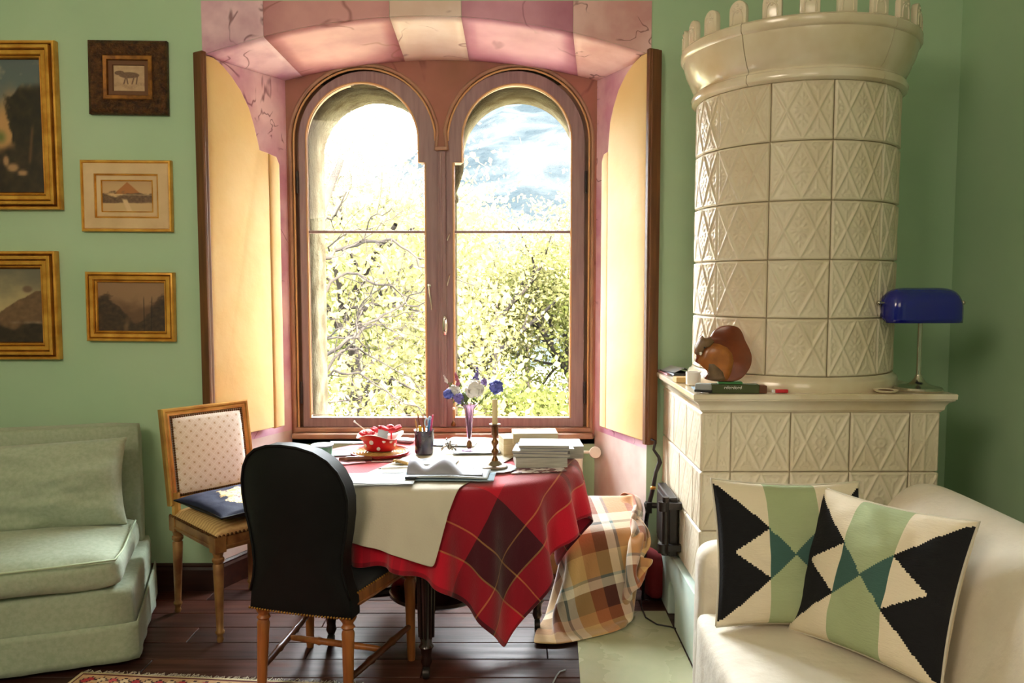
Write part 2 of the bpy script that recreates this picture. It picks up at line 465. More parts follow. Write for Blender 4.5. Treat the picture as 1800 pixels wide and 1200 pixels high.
# ------------------------------------------------------------------ room shell
Y0, YI = 3.83, 4.36
XL, XR = -1.455, 0.655                 # niche opening at the wall face
IL, IR = -1.217, 0.457                 # niche at the window
XWL, XWR, YR, ZC = -3.4, 2.11, -2.3, 3.35
def farc(t): return Vector((XL + (XR - XL) * t, Y0, 2.575 + 0.18 * (1 - (2 * t - 1) ** 2)))
def iarc(t): return Vector((IL + (IR - IL) * t, YI, 2.593 + 0.107 * (1 - (2 * t - 1) ** 2)))

open_ = [(XL, 0), (XL, 2.575)] + [(farc(i / 24).x, farc(i / 24).z) for i in range(1, 24)] + [(XR, 2.575), (XR, 0)]
outer = [(XWL - 0.1, -0.02), (XWL - 0.1, ZC + 0.05), (XWR + 0.1, ZC + 0.05), (XWR + 0.1, -0.02)]
me = plate([outer + [(XR, -0.02)] + [(x, z) for x, z in open_[::-1]] + [(XL, -0.02)]], Y0, Y0 + 0.06)
struct(put('wall_back', me, 'green_wall'), 'pale green painted wall around the window niche')
struct(B().box(XWR, XWR + 0.1, YR, Y0 + 0.05, -0.02, ZC).build('wall_right', 'green_wall'), 'pale green wall on the right behind the white sofa')
struct(B().box(XWL - 0.1, XWL, YR, Y0 + 0.05, -0.02, ZC).build('wall_left', 'green_wall'))
struct(B().box(XWL - 0.1, XWR + 0.1, YR - 0.1, YR, -0.02, ZC).build('wall_rear', 'green_wall'))
struct(B().box(XWL - 0.1, XWR + 0.1, YR - 0.1, Y0 + 0.06, ZC, ZC + 0.1).build('ceiling', 'ceiling_white'))

# boards of the floor, each its own piece
def boardmat(k):
    c = [(76, 40, 31), (66, 34, 27), (84, 46, 35), (58, 30, 25)][k]
    return mk('floor_board_%d' % k, rgb(*c), 0.36, spec=0.35, col2=rgb(c[0] * 0.68, c[1] * 0.66, c[2] * 0.66), scale=3.5, stretch=(0.5, 9, 9), bump=(30, 0.1, 0.004), rough2=0.52)
BM = [boardmat(k) for k in range(4)]
fl = struct(B().box(XWL, XWR, YR, YI, -0.06, -0.022).build('floor', 'dark_skirting'), 'dark stained wooden floorboards')
y = 1.3; row = 0
rnd = random.Random(3)
plank_mesh = {}
while y < YI - 0.02:
    w = 0.15
    y1 = min(y + w, YI)
    cuts = [XWL] + sorted([XWL + 1.0 + rnd.random() * 1.6, XWL + 3.0 + rnd.random() * 1.6]) + [XWR]
    if y >= Y0 - 0.01: cuts = [XL, XR]
    for a, b in zip(cuts[:-1], cuts[1:]):
        yy1 = min(y1, Y0) if y < Y0 - 0.01 else y1
        p = B().box(a + 0.0015, b - 0.0015, y + 0.0025, yy1 - 0.0025, -0.022, -0.0005 * rnd.random()).build('plank', BM[rnd.randrange(4)], fl, bevel=0.002, bseg=1)
    y = y1 if not (y < Y0 - 0.01 and y1 > Y0) else Y0
    row += 1
B().box(XWL, XWR, YR, 1.3, -0.022, 0).build('plank', BM[0], fl)

# painted blocks above and inside the niche
tr = bpy.data.objects.new('trim_1', None); C.objects.link(tr); struct(tr, 'arch of painted pink and cream marble blocks around the window niche')
TF = [0.0, 0.1376, 0.418, 0.577, 0.8255, 1.0]
TI = [0.0, 0.055, 0.385, 0.59, 0.938, 1.0]
BK = ['block_corner_a', 'block_mauve_a', 'block_cream', 'block_mauve_b', 'block_corner_b']
for k in range(5):
    n = 8
    ts = [TF[k] + (TF[k + 1] - TF[k]) * i / n for i in range(n + 1)]
    lo = [(farc(t).x, farc(t).z + 0.0006) for t in ts]
    e = 0.0008
    lo[0] = (lo[0][0] + e, lo[0][1]); lo[-1] = (lo[-1][0] - e, lo[-1][1])
    put('painted_block', plate([lo + [(lo[-1][0], 2.822), (lo[0][0], 2.822)]], Y0 - 0.005, Y0 + 0.002), BK[k], tr)
    P = np.zeros((9, n + 1, 3))
    for j in range(9):
        s_ = j / 8
        for i in range(n + 1):
            a = farc(ts[i]); b = iarc(TI[k] + (TI[k + 1] - TI[k]) * i / n)
            P[j, i] = a.lerp(b, s_)
    b_ = B().grid(P); Q = P.copy(); Q[:, :, 2] += 0.03
    put('soffit_block', b_.mesh('soffit_block', True), BK[k], tr, solid=0.006)
# jambs: painted marble above, bare plaster below
ZJ = 0.70
for sx, a, b in ((-1, XL, IL), (1, XR, IR)):
    for nm, z0, z1, mt in (('trim_jamb', ZJ, None, 'painted_jamb'), ('wall_jamb', 0.0, ZJ, 'plaster_white')):
        zt0, zt1 = (2.58, 2.598) if z1 is None else (z1, z1)
        o_ = 0.05 * sx
        q = B()
        q.add([(a, Y0, z0), (b, YI, z0), (b, YI, zt1), (a, Y0, zt0), (a + o_, Y0 + 0.02, z0), (b + o_, YI + 0.02, z0), (b + o_, YI + 0.02, zt1), (a + o_, Y0 + 0.02, zt0)],
              [(0, 1, 2, 3), (4, 7, 6, 5), (0, 3, 7, 4), (1, 5, 6, 2), (0, 4, 5, 1), (3, 2, 6, 7)])
        struct(q.build(nm, mt), ('painted pink marble jamb of the niche' if z1 is None else 'bare white plaster below the niche jamb') + (' on the left' if sx < 0 else ' on the right'))
struct(B().box(IL - 0.05, IR + 0.05, YI, YI + 0.08, -0.02, 0.66).build('wall_niche', 'green_wall'), 'green wall panel under the window sill')
# skirting boards
def skirting(name, a, b, lab):
    d = Vector((b[0] - a[0], b[1] - a[1], 0)); L = d.length; d.normalize(); nrm = Vector((d.y, -d.x, 0))
    prof = [(0, 0), (0.018, 0), (0.018, 0.105), (0.012, 0.118), (0.014, 0.126), (0.006, 0.135), (0, 0.135)]
    q = B(); n = len(prof)
    vs_ = [Vector((a[0], a[1], 0)) + d * (t * L) + nrm * u + Vector((0, 0, z)) for t in (0, 1) for u, z in prof]
    q.add(vs_, [(i, (i + 1) % n, n + (i + 1) % n, n + i) for i in range(n)] + [tuple(range(n))[::-1], tuple(range(n, 2 * n))])
    struct(q.build(name, 'dark_skirting'), lab)
skirting('baseboard_back', (XWL, Y0), (XL, Y0), 'dark brown skirting board under the framed pictures')
skirting('baseboard_niche', (XL, Y0), (IL, YI), 'dark brown skirting board along the left niche jamb')
skirting('baseboard_window', (IL, YI), (IR, YI), 'dark brown skirting board under the window')
skirting('baseboard_right', (XWR, Y0), (XWR, YR), 'dark brown skirting board on the right wall')

# ------------------------------------------------------------------ window with two round arches
def wz(px, py, Y=YI):
    p = W(px, py, Y); return (p.x, p.z)
SCL = 4.36 / 1400.0
cxl, czl = wz(640, 247); cxr, czr = wz(911.5, 247)
RF = 129 * SCL
zb = 0.69
XM = (cxl + cxr) / 2                                    # centre line of the window
def arch_loop(cx, cz, r, z0, n=28, dl=0.0, dr=0.0):
    return [(cx - r - dl, z0), (cx - r - dl, cz)] + arc(cx, cz, r, 180, 0, n)[1:-1] + [(cx + r + dr, cz), (cx + r + dr, z0)]
win = bpy.data.objects.new('window_1', None); C.objects.link(win); struct(win, 'double round-arched window with purple-brown wooden casements')
niche_out = [(IL - 0.06, 0.62), (IL - 0.06, 2.62)] + [(iarc(i / 16).x, iarc(i / 16).z + 0.03) for i in range(1, 16)] + [(IR + 0.06, 2.62), (IR + 0.06, 0.62)]
big = arch_loop(cxl, czl, RF, zb - 0.02)[:-2]           # both arches down to the bracket, then one opening below
zbr = wz(770, 262)[1]
hole = [(cxl - RF, zb - 0.02), (cxl - RF, czl)] + arc(cxl, czl, RF, 180, 8, 26)[1:] + [(XM - 0.03, zbr), (XM + 0.03, zbr)] + arc(cxr, czr, RF, 172, 0, 26)[:-1] + [(cxr + RF, czr), (cxr + RF, zb - 0.02)]
put('spandrel', plate([niche_out, hole[::-1]], YI, YI + 0.05), 'spandrel_paint', win)
# outer moulding following the opening
mp_ = [Vector((x, YI - 0.002, z)) for x, z in hole]
def mould(pts, r, name, mat, par, y, sqz=1.0, closed=True):
    q = B(); p3 = [Vector((x, y, z)) for x, z in pts]
    if closed: p3 = p3 + [p3[0], p3[1]]
    q.tube(p3, r, n=8, cap=not closed, sq=sqz)
    return q.build(name, mat, par, smooth=50)
mould(hole, 0.011, 'frame_moulding', 'window_moulding', win, YI + 0.004, closed=False)
inner_hole = [(cxl - RF + 0.018, zb - 0.02), (cxl - RF + 0.018, czl)] + arc(cxl, czl, RF - 0.018, 180, 0, 26)[1:] + arc(cxr, czr, RF - 0.018, 180, 0, 26)[:-1] + [(cxr + RF - 0.018, czr), (cxr + RF - 0.018, zb - 0.02)]
mould([p for p in inner_hole if True][:28], 0.006, 'frame_moulding', 'window_bead', win, YI + 0.012, closed=False)
mould(inner_hole[28:], 0.006, 'frame_moulding', 'window_bead', win, YI + 0.012, closed=False)
B().box(XM - 0.034, XM + 0.034, YI - 0.02, YI + 0.03, zbr - 0.008, zbr + 0.012).build('bracket', 'window_moulding', win, bevel=0.004)
# window sill board
B().box(IL + 0.01, IR - 0.01, YI - 0.05, YI + 0.09, 0.655, 0.685).build('sill', 'window_moulding', win, bevel=0.008)
B().box(cxl - RF, cxr + RF, YI - 0.012, YI + 0.06, 0.686, 0.712).build('bottom_rail', 'window_moulding', win, bevel=0.005)

GLASS = []
for side in (-1, 1):
    if side < 0:
        cx, cz = wz(644, 247); gx, gz = wz(637.5, 245); xa = wz(540, 450)[0]; xn = wz(735, 285)[0]; xs = wz(748, 450)[0]
    else:
        cx, cz = wz(907.5, 247); gx, gz = wz(908.5, 245); xa = wz(1004, 450)[0]; xn = wz(812, 285)[0]; xs = wz(797, 450)[0]
    rs = 119.5 * SCL
    if side < 0:
        out = [(cx - rs, 0.712), (cx - rs, cz)] + arc(cx, cz, rs, 180, 0, 28)[1:-1] + [(XM - 0.003, cz), (XM - 0.003, 0.712)]
    else:
        out = [(XM + 0.003, 0.712), (XM + 0.003, cz)] + arc(cx, cz, rs, 180, 0, 28)[1:-1] + [(cx + rs, cz), (cx + rs, 0.712)]
    zg0 = wz(770, 735)[1]; zn = wz(770, 285)[1]; rg = abs(xn - xa) / 2; gx = (xn + xa) / 2
    if side < 0:
        gl = [(xa, zg0), (xa, gz)] + arc(gx, gz, rg, 180, 0, 28)[1:-1] + [(xn, gz), (xn, zn), (xs, zn), (xs, zg0)]
    else:
        gl = [(xs, zg0), (xs, zn), (xn, zn), (xn, gz)] + arc(gx, gz, rg, 180, 0, 28)[1:-1] + [(xa, gz), (xa, zg0)]
    GLASS.append([(gx + (x - gx) * 1.03, gz + (z - gz) * 1.012) for x, z in gl])
    cas = put('casement', plate([out, gl[::-1]], YI + 0.014, YI + 0.062, 0.004), 'window_paint', win)
    mould(gl, 0.0055, 'glazing_bead', 'window_bead', cas, YI + 0.016)
    mould([(gx + (x - gx) * 0.985, gz + (z - gz) * 0.99) for x, z in gl], 0.004, 'glazing_bead', 'window_moulding', cas, YI + 0.026)
    zm = wz(770, 407)[1]
    x0, x1 = min(xa, xs), max(xa, xs)
    B().box(x0 - 0.004, x1 + 0.004, YI + 0.02, YI + 0.045, zm - 0.0075, zm + 0.0075).build('muntin', 'window_paint', cas, bevel=0.003)
    up = [p for p in gl if p[1] > zm]
    if side < 0: upl = [(x0, zm)] + up + [(x1, zm)]
    else: upl = [(x0, zm)] + up + [(x1, zm)]
    put('pane', plate([upl], YI + 0.034, YI + 0.038), 'window_glass', cas)
    put('pane', plate([[(x0, zg0), (x0, zm), (x1, zm), (x1, zg0)]], YI + 0.034, YI + 0.038), 'window_glass', cas)
    xh = cx - rs - 0.006 if side < 0 else cx + rs + 0.006
    for py_ in (320, 690):
        zh = wz(770, py_)[1]
        B().tube([(xh, YI + 0.006, zh - 0.06), (xh, YI + 0.006, zh + 0.06)], 0.007, 8).build('hinge', 'iron', cas, smooth=50)
put('outer_frame', plate([niche_out] + [g_[::-1] for g_ in GLASS], YI + 0.055, YI + 0.095), 'window_moulding', win)
q = B().box(XM - 0.021, XM + 0.021, YI - 0.008, YI + 0.02, 0.715, zbr - 0.01); q.build('mullion', 'window_paint', win, bevel=0.005)
B().tube([(XM - 0.004, YI - 0.010, 0.73), (XM - 0.004, YI - 0.010, zbr - 0.02)], 0.008, 8).build('astragal', 'window_paint', win, smooth=50)
# handles
hx, hz = wz(782, 572)
q = B(); q.ell((hx, YI - 0.012, hz), (0.016, 0.008, 0.055), 14, 8); q.tube([(hx + 0.004, YI - 0.018, hz + 0.035), (hx + 0.006, YI - 0.045, hz + 0.03), (hx + 0.006, YI - 0.045, hz - 0.02), (hx + 0.004, YI - 0.018, hz - 0.03)], 0.005, 8)
q.build('window_handle', 'steel', win, smooth=50)
hx, hz = wz(754, 520)
q = B(); q.lathe([(0.011, 0), (0.011, 0.012), (0.004, 0.014)], (hx, 0, 0), 12); q.xform(Matrix.Translation((0, YI + 0.014, hz + 0.055)) @ Matrix.Rotation(R(90), 4, 'X') @ Matrix.Translation((0, 0, 0)))
q.tube([(hx, YI - 0.004, hz + 0.055), (hx + 0.004, YI - 0.014, hz + 0.02), (hx + 0.012, YI - 0.012, hz - 0.03), (hx + 0.014, YI - 0.006, hz - 0.075)], [0.006, 0.005, 0.0045, 0.004], 8)
q.build('window_handle', 'steel', win, smooth=50)
for py_, s_ in ((415, 0.03), (490, 0.045)):
    hx, hz = wz(789, py_)
    B().tube([(hx + 0.006, YI + 0.012, hz + s_ * 0.6), (hx + 0.002, YI - 0.01, hz + s_ * 0.2), (hx - 0.008, YI - 0.012, hz - s_ * 0.8)], [0.003, 0.004, 0.002], 8).build('hook', 'steel', win, smooth=50)

# ------------------------------------------------------------------ stone wall outside the window
SY0, SY1 = 4.47, 4.90
zc_ = W(670, 281, SY1).z; aL, aR, ar = -0.807, 0.0395, 0.333
hole = [(aL - ar, 0.45), (aL - ar, zc_)] + arc(aL, zc_, ar, 180, 0, 30)[1:] + arc(aR, zc_, ar, 180, 0, 30) + [(aR + ar, 0.45)]
me = plate([[(-3.0, -4), (-3.0, 3.6), (2.0, 3.6), (2.0, -4)], hole[::-1]], SY0, SY1)
wo = struct(put('wall_outer', me, 'stone'), 'rough tan stone wall with two arched openings outside the glass')
B().lathe([(0.062, 0.0), (0.062, 1.52), (0.072, 1.53), (0.072, 1.56), (0.06, 1.58), (0.075, 1.62), (0.10, 1.70), (0.105, 1.74), (0.105, zc_ - 0.45)], ((aL + aR) / 2, 4.69, 0.45), 20).build('column', 'stone', wo, smooth=50)
B().box(IL - 0.1, IR + 0.1, YI + 0.05, SY0 + 0.02, 2.58, 2.75).build('reveal_head', 'stone', wo)
B().box(IL - 0.1, cxl - RF - 0.005, YI + 0.05, SY0 + 0.02, 0.6, 2.75).build('reveal_side', 'stone', wo)
B().box(cxr + RF + 0.005, IR + 0.1, YI + 0.05, SY0 + 0.02, 0.6, 2.75).build('reveal_side', 'stone', wo)
B().box(IL - 0.1, IR + 0.1, YI + 0.05, SY1 + 0.08, 0.55, 0.66).build('outer_sill', 'sill_bounce', wo)

# ------------------------------------------------------------------ shutters folded back against the jambs
def on_plane(px, py, A, Bp):
    d = ray(px, py); n = Vector((-(Bp.y - A.y), Bp.x - A.x, 0))
    t = n.dot(A - Vector((0, 0, CZ))) / n.dot(d); p = Vector((0, 0, CZ)) + d * t
    return ((p - A).to_2d().dot((Bp - A).to_2d().normalized()), p.z)
def shutter(side, A, Bp, curve, lab):
    t = thing('shutter', lab, 'shutter', (A.x, A.y, 0.0), 0, 'cloth-covered shutters of the window niche')
    d = (Bp - A); L = d.to_2d().length; ang = math.atan2(d.y, d.x)
    pts = [on_plane(x, y, A, Bp) for x, y in curve]
    pts = [(max(0.0, s_), z) for s_, z in pts]
    zb_ = 0.745
    smax = pts[-1][0]
    M = Matrix.Rotation(ang, 4, 'Z')
    n1 = [p for p in pts if p[0] < smax - 0.075] ; sx = smax - 0.07
    zt = pts[-3][1]
    leaf = [(0.0, zb_ )] + [(0.0, pts[0][1])] + n1[1:] + [(sx, zt), (sx, zb_ + 0.005)]
    me = plate([leaf], -0.018 if side > 0 else -0.018, 0.018, 0.008, 2); me.transform(M); finish(me, 40)
    put('leaf', me, 'shutter_cloth', t)
    leaf2 = [(sx + 0.003, zb_ - 0.0), (sx + 0.003, zt - 0.004), (smax - 0.02, zt - 0.012), (smax, zt - 0.05), (smax, zb_ + 0.005)]
    me = plate([leaf2], -0.022, 0.014, 0.008, 2); me.transform(M); finish(me, 40)
    put('inner_leaf', me, 'shutter_cloth', t)
    e = -0.03
    B().box(e, -0.004, -0.03, 0.024, zb_ - 0.012, pts[0][1] + 0.012, M).build('wooden_edge', 'shutter_wood', t, bevel=0.004)
    B().box(e - 0.012, e + 0.006, -0.036, 0.018, zb_ - 0.012, pts[0][1] + 0.006, M).build('wooden_edge', 'shutter_wood', t, bevel=0.004)
    return t
AL = Vector((-1.452, 3.825, 0)); BL_ = Vector((-1.225, 4.22, 0))
AR_ = Vector((0.648, 3.81, 0)); BR_ = Vector((0.475, 4.2, 0))
shutter(-1, AL, BL_, [(356, 97), (372, 102), (388, 116), (405, 137), (420, 160), (434, 190), (443, 220), (449, 245), (453, 264), (472, 270), (484, 282), (487, 300)],
        'yellow cloth-covered window shutter behind the gilt chair')
shutter(1, AR_, BR_, [(1147, 91), (1132, 98), (1118, 112), (1104, 133), (1092, 158), (1083, 188), (1077, 215), (1073, 240), (1071, 262), (1068, 266), (1064, 270), (1061, 280)],
        'cream cloth-covered window shutter on the stove side')

# radiator under the sill
t = thing('radiator', 'cream radiator with a round valve under the window', 'radiator', (0.02, 4.26, 0.0))
B().box(-0.32, 0.36, -0.05, 0.05, 0.12, 0.60).build('panel', 'radiator_enamel', t, bevel=0.012)
for i in range(8):
    B().box(-0.30 + i * 0.082, -0.25 + i * 0.082, -0.058, -0.049, 0.15, 0.57).build('rib', 'radiator_enamel', t, bevel=0.004)
p = W(1047, 797, 4.22) - t.location
q = B(); q.tube([(0.36, 0.0, p.z), (p.x - 0.02, 0.0, p.z)], 0.008, 8); q.build('valve_pipe', 'radiator_enamel', t, smooth=50)
q = B(); q.lathe([(0.012, -0.02), (0.03, -0.018), (0.032, 0.0), (0.03, 0.02), (0.012, 0.022)], n=18); q.xform(Matrix.Translation((p.x, -0.01, p.z)) @ Matrix.Rotation(R(80), 4, 'X'))
q.build('valve_knob', 'radiator_enamel', t, smooth=50)
B().box(-0.25, -0.22, -0.03, 0.03, 0.0, 0.13).build('foot', 'radiator_enamel', t)
B().box(0.26, 0.29, -0.03, 0.03, 0.0, 0.13).build('foot', 'radiator_enamel', t)

# ------------------------------------------------------------------ garden outside
gx_ = np.linspace(-60, 60, 50); gy_ = np.linspace(4.95, 46, 40)
P = np.zeros((40, 50, 3))
for j, yy in enumerate(gy_):
    for i, xx in enumerate(gx_):
        P[j, i] = (xx, yy, -3.6 + 0.02 * max(0, yy - 14) + 0.5 * (vn(xx * 0.05, yy * 0.05) - 0.5))
struct(B().grid(P).build('lawn', 'lawn', smooth=True), 'sunlit yellow-green lawn outside the window')
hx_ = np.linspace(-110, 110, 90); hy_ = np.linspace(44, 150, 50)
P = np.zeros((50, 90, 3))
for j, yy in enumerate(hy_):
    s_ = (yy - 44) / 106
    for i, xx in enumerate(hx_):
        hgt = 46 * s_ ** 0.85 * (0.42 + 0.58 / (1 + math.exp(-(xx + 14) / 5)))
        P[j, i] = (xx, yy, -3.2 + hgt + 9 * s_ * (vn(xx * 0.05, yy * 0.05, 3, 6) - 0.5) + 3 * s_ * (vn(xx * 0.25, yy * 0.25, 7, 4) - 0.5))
struct(B().grid(P).build('hill', 'hill_rock_haze', smooth=True), 'rocky hillside beyond the trees, distance haze tinted into its blue-grey colour')

def limb(q, p, d, L, r, lev, rnd, bendy=0.25, tips=None, droop=0.0):
    n = 5; pts = [p.copy()]; rad = [r]; dd = d.normalized()
    for i in range(n):
        dd = (dd + Vector((rnd.uniform(-1, 1), rnd.uniform(-1, 1), rnd.uniform(-1, 1))) * bendy + Vector((0, 0, -droop))).normalized()
        pts.append(pts[-1] + dd * (L / n)); rad.append(r * (1 - 0.55 * (i + 1) / n))
    q.tube(pts, rad, n=7 if lev > 1 else 5 if lev > 0 else 4, cap=False)
    if tips is not None: tips.append(pts[-1]); tips.append(pts[-3])
    if lev <= 0: return
    for k in range(3 if lev > 1 else 4):
        i = rnd.choice([2, 3, 4, 5]); a = rnd.uniform(0, 6.28)
        side = dd.orthogonal().normalized(); side = Matrix.Rotation(a, 3, dd) @ side
        limb(q, pts[i], dd * 0.75 + side * rnd.uniform(0.6, 1.1), L * rnd.uniform(0.5, 0.75), rad[i] * 0.6, lev - 1, rnd, bendy, tips, droop)
def leaves(tips, n, size, spread, rnd, flat=0.6):
    c = np.array([[t.x, t.y, t.z] for t in tips]); rs_ = np.random.RandomState(rnd.randrange(99999))
    ctr = c[rs_.randint(len(c), size=n)] + rs_.normal(size=(n, 3)) * spread
    a = rs_.normal(size=(n, 3)); a /= np.linalg.norm(a, axis=1)[:, None]
    b_ = np.cross(a, rs_.normal(size=(n, 3))); b_ /= np.linalg.norm(b_, axis=1)[:, None]
    s_ = size * rs_.uniform(0.6, 1.3, n)[:, None]
    v = np.stack([ctr - a * s_, ctr + b_ * s_ * flat, ctr + a * s_, ctr - b_ * s_ * flat], 1).reshape(-1, 3)
    me = bpy.data.meshes.new('foliage')
    me.vertices.add(4 * n); me.vertices.foreach_set('co', v.ravel())
    me.loops.add(4 * n); me.loops.foreach_set('vertex_index', np.arange(4 * n))
    me.polygons.add(n); me.polygons.foreach_set('loop_start', np.arange(n) * 4)
    me.update(calc_edges=True); me.validate()
    return me
def tree(name, lab, base, h, r, lev, seed, leafmat_=None, nl=0, ls=0.15, spread=0.5, lean=(0, 0), cat='tree', group=None, droop=0.0, bendy=0.25):
    rnd = random.Random(seed); t = thing(name, lab, cat, base, 0, group)
    q = B(); tips = []
    limb(q, Vector((0, 0, -0.3)), Vector((lean[0], lean[1], 1)), h * 0.5, r, 1 if lev < 2 else lev, rnd, bendy * 0.5, tips, droop)
    for k in range(4):
        a = rnd.uniform(0, 6.28)
        limb(q, Vector((lean[0], lean[1], 1)) * (h * (0.22 + 0.07 * k)), Vector((math.cos(a), math.sin(a), 0.9)), h * 0.38, r * 0.5, lev - 1, rnd, bendy, tips, droop)
    q.build('trunk', 'tree_bark', t, smooth=True)
    if nl: put('foliage', leaves(tips, nl, ls, spread, rnd), leafmat_, t)
    return t
def gpos(px, py, Y): p = W(px, py, Y); return (p.x, Y, p.z)
def at_ground(px, Y): return ((px - 900) / 1400 * Y, Y, -3.6 + 0.02 * max(0, Y - 14))
GT = 'trees in the garden behind the window'
# bare tree close to the left pane
bt = thing('bare_tree', 'bare grey branching tree seen through the left window', 'tree', at_ground(560, 9.5))
q = B(); rnd = random.Random(21); o_ = Vector(bt.location)
trunk = [W(505, 1000, 9.5), W(520, 800, 9.4), W(548, 700, 9.4), W(560, 600, 9.5), W(545, 500, 9.6), W(560, 380, 9.6), W(600, 280, 9.8)]
q.tube([p - o_ for p in trunk], [0.11, 0.10, 0.09, 0.08, 0.07, 0.06, 0.04], 8, cap=False)
for pts, r in (([(545, 480), (590, 440), (640, 425), (690, 420), (740, 470), (770, 480)], 0.045), ([(560, 520), (610, 478), (660, 495), (700, 510), (745, 560)], 0.035),
               ([(540, 640), (600, 612), (650, 570), (700, 540), (750, 500)], 0.04), ([(560, 600), (620, 590), (670, 560), (720, 552), (760, 540)], 0.022),
               ([(552, 700), (600, 612), (640, 615), (690, 650), (750, 680)], 0.03), ([(548, 670), (590, 655), (640, 660), (680, 690), (745, 722)], 0.03),
               ([(560, 600), (600, 575), (660, 568), (730, 590)], 0.018), ([(556, 400), (590, 380), (605, 340), (600, 310)], 0.03),
               ([(600, 440), (640, 420), (650, 380), (690, 370), (700, 340)], 0.02), ([(590, 630), (625, 590), (625, 560), (660, 500), (690, 470)], 0.022),
               ([(600, 610), (630, 560), (640, 520), (690, 500)], 0.02), ([(575, 440), (600, 410), (640, 400), (700, 380), (730, 400)], 0.02)):
    pp = [W(x, y_, 9.3 + 0.5 * math.sin(i * 1.7 + x)) - o_ for i, (x, y_) in enumerate(pts)]
    fine = []
    for i in range(len(pp) - 1):
        for k in range(4): fine.append(pp[i].lerp(pp[i + 1], k / 4) + Vector((rnd.gauss(0, .02), 0, rnd.gauss(0, .02))))
    fine.append(pp[-1])
    r = r * 0.62
    q.tube(fine, [r * (1 - 0.75 * i / len(fine)) for i in range(len(fine))], 6, cap=False)
    for i in range(3, len(fine), 3):
        d = (fine[i] - fine[i - 1]).normalized(); a = rnd.uniform(-1.2, 1.2)
        d = Matrix.Rotation(a, 3, 'Y') @ d
        limb(q, fine[i], d, rnd.uniform(0.5, 1.1), max(0.005, r * 0.35), 1, rnd, 0.3)
q.build('trunk', 'tree_bark', bt, smooth=True)

tree('leafy_tree', 'tall pale yellow tree filling the upper left window', at_ground(610, 20), 9.8, 0.22, 3, 5, 'leaf_yellow', 18000, 0.085, 0.7, group=GT)
tree('leafy_tree', 'yellow-green tree behind the bare branches in the left window', at_ground(715, 27), 7.2, 0.25, 3, 6, 'leaf_green', 14000, 0.08, 0.55, group=GT)
tree('leafy_tree', 'bright yellow rounded tree at the left of the right window', at_ground(850, 25), 7.8, 0.25, 3, 9, 'leaf_yellow', 18000, 0.075, 0.5, group=GT)
tree('leafy_tree', 'pale blossom-coloured tree in the middle of the right window', at_ground(925, 33), 9.2, 0.25, 3, 11, 'leaf_pale', 18000, 0.09, 0.55, group=GT)
tree('leafy_tree', 'green leafy tree at the right edge of the right window', at_ground(1010, 26), 7.2, 0.25, 3, 13, 'leaf_green', 16000, 0.075, 0.5, group=GT)
tree('leafy_tree', 'low spreading green tree behind the flower vase', at_ground(900, 18), 3.0, 0.15, 3, 14, 'leaf_green', 7000, 0.07, 0.3, group=GT)
tree('leafy_tree', 'slender yellow tree just left of the window mullion', at_ground(765, 38), 9.5, 0.25, 3, 17, 'leaf_yellow', 12000, 0.10, 0.6, group=GT)
tree('leafy_tree', 'cream leafed tree standing behind the middle of the left window', at_ground(640, 40), 13.0, 0.3, 3, 18, 'leaf_pale', 16000, 0.11, 0.8, group=GT)
def bush(lab, px, Y, rx, rz, mat, n, ls, seed):
    rnd = random.Random(seed); b_ = at_ground(px, Y); t = thing('garden_bush', lab, 'bush', b_, 0, 'bushes on the lawn')
    tips = [Vector((rnd.uniform(-1, 1) * rx, rnd.uniform(-1, 1) * rx, rz * rnd.uniform(0.1, 1.0))) for _ in range(60)]
    q = B()
    for p in tips[:14]: q.tube([(0, 0, -0.1), p * 0.5 + Vector((0, 0, 0.1)), p], [0.03, 0.02, 0.008], 5, cap=False)
    q.build('stems', 'tree_bark', t); put('foliage', leaves(tips, n, ls, 0.22, rnd), mat, t)
bush('white flowering bush on the lawn beside the candle', 915, 15.5, 0.7, 1.5, 'leaf_white', 2600, 0.09, 31)
bush('russet bush on the lawn just above the candle', 880, 14.5, 0.45, 0.8, 'leaf_russet', 1400, 0.08, 32)
bush('yellow-green bush at the bottom of the left window', 650, 15, 0.6, 1.1, 'leaf_green', 1800, 0.09, 33)
bush('low green bush at the right foot of the right window', 985, 22, 1.2, 1.6, 'leaf_green', 2600, 0.12, 34)
bush('pale green bush at the left foot of the right window', 815, 20, 1.0, 2.0, 'leaf_yellow', 2600, 0.12, 35)

# ------------------------------------------------------------------ tiled stove
stove = thing('tiled_stove', 'tall cream tiled stove with round tower and crown in the corner', 'stove', (1.196, 3.42, 0.0))
OX, OY = 1.211, 3.47
def sw(q, name, mat, par=None, **k):
    q.v = [(a, min(b, 3.827), c) for a, b, c in q.v]          # the stove stands flat against the wall
    return q.build(name, mat, par or stove, world=True, **k)
def seg(d, w):  # smooth ridge profile
    return math.exp(-(d / w) ** 2)
def dline(x, y, x0, y0, x1, y1):
    vx, vy = x1 - x0, y1 - y0; L2 = vx * vx + vy * vy
    t = max(0, min(1, ((x - x0) * vx + (y - y0) * vy) / L2))
    return math.hypot(x - x0 - t * vx, y - y0 - t * vy)
def oval(x, y, cx, cy, rx, ry, a):
    dx, dy = x - cx, y - cy; ca, sa = math.cos(a), math.sin(a)
    u = (dx * ca + dy * sa) / rx; v = (-dx * sa + dy * ca) / ry
    e = u * u + v * v
    return max(0, 1 - e)
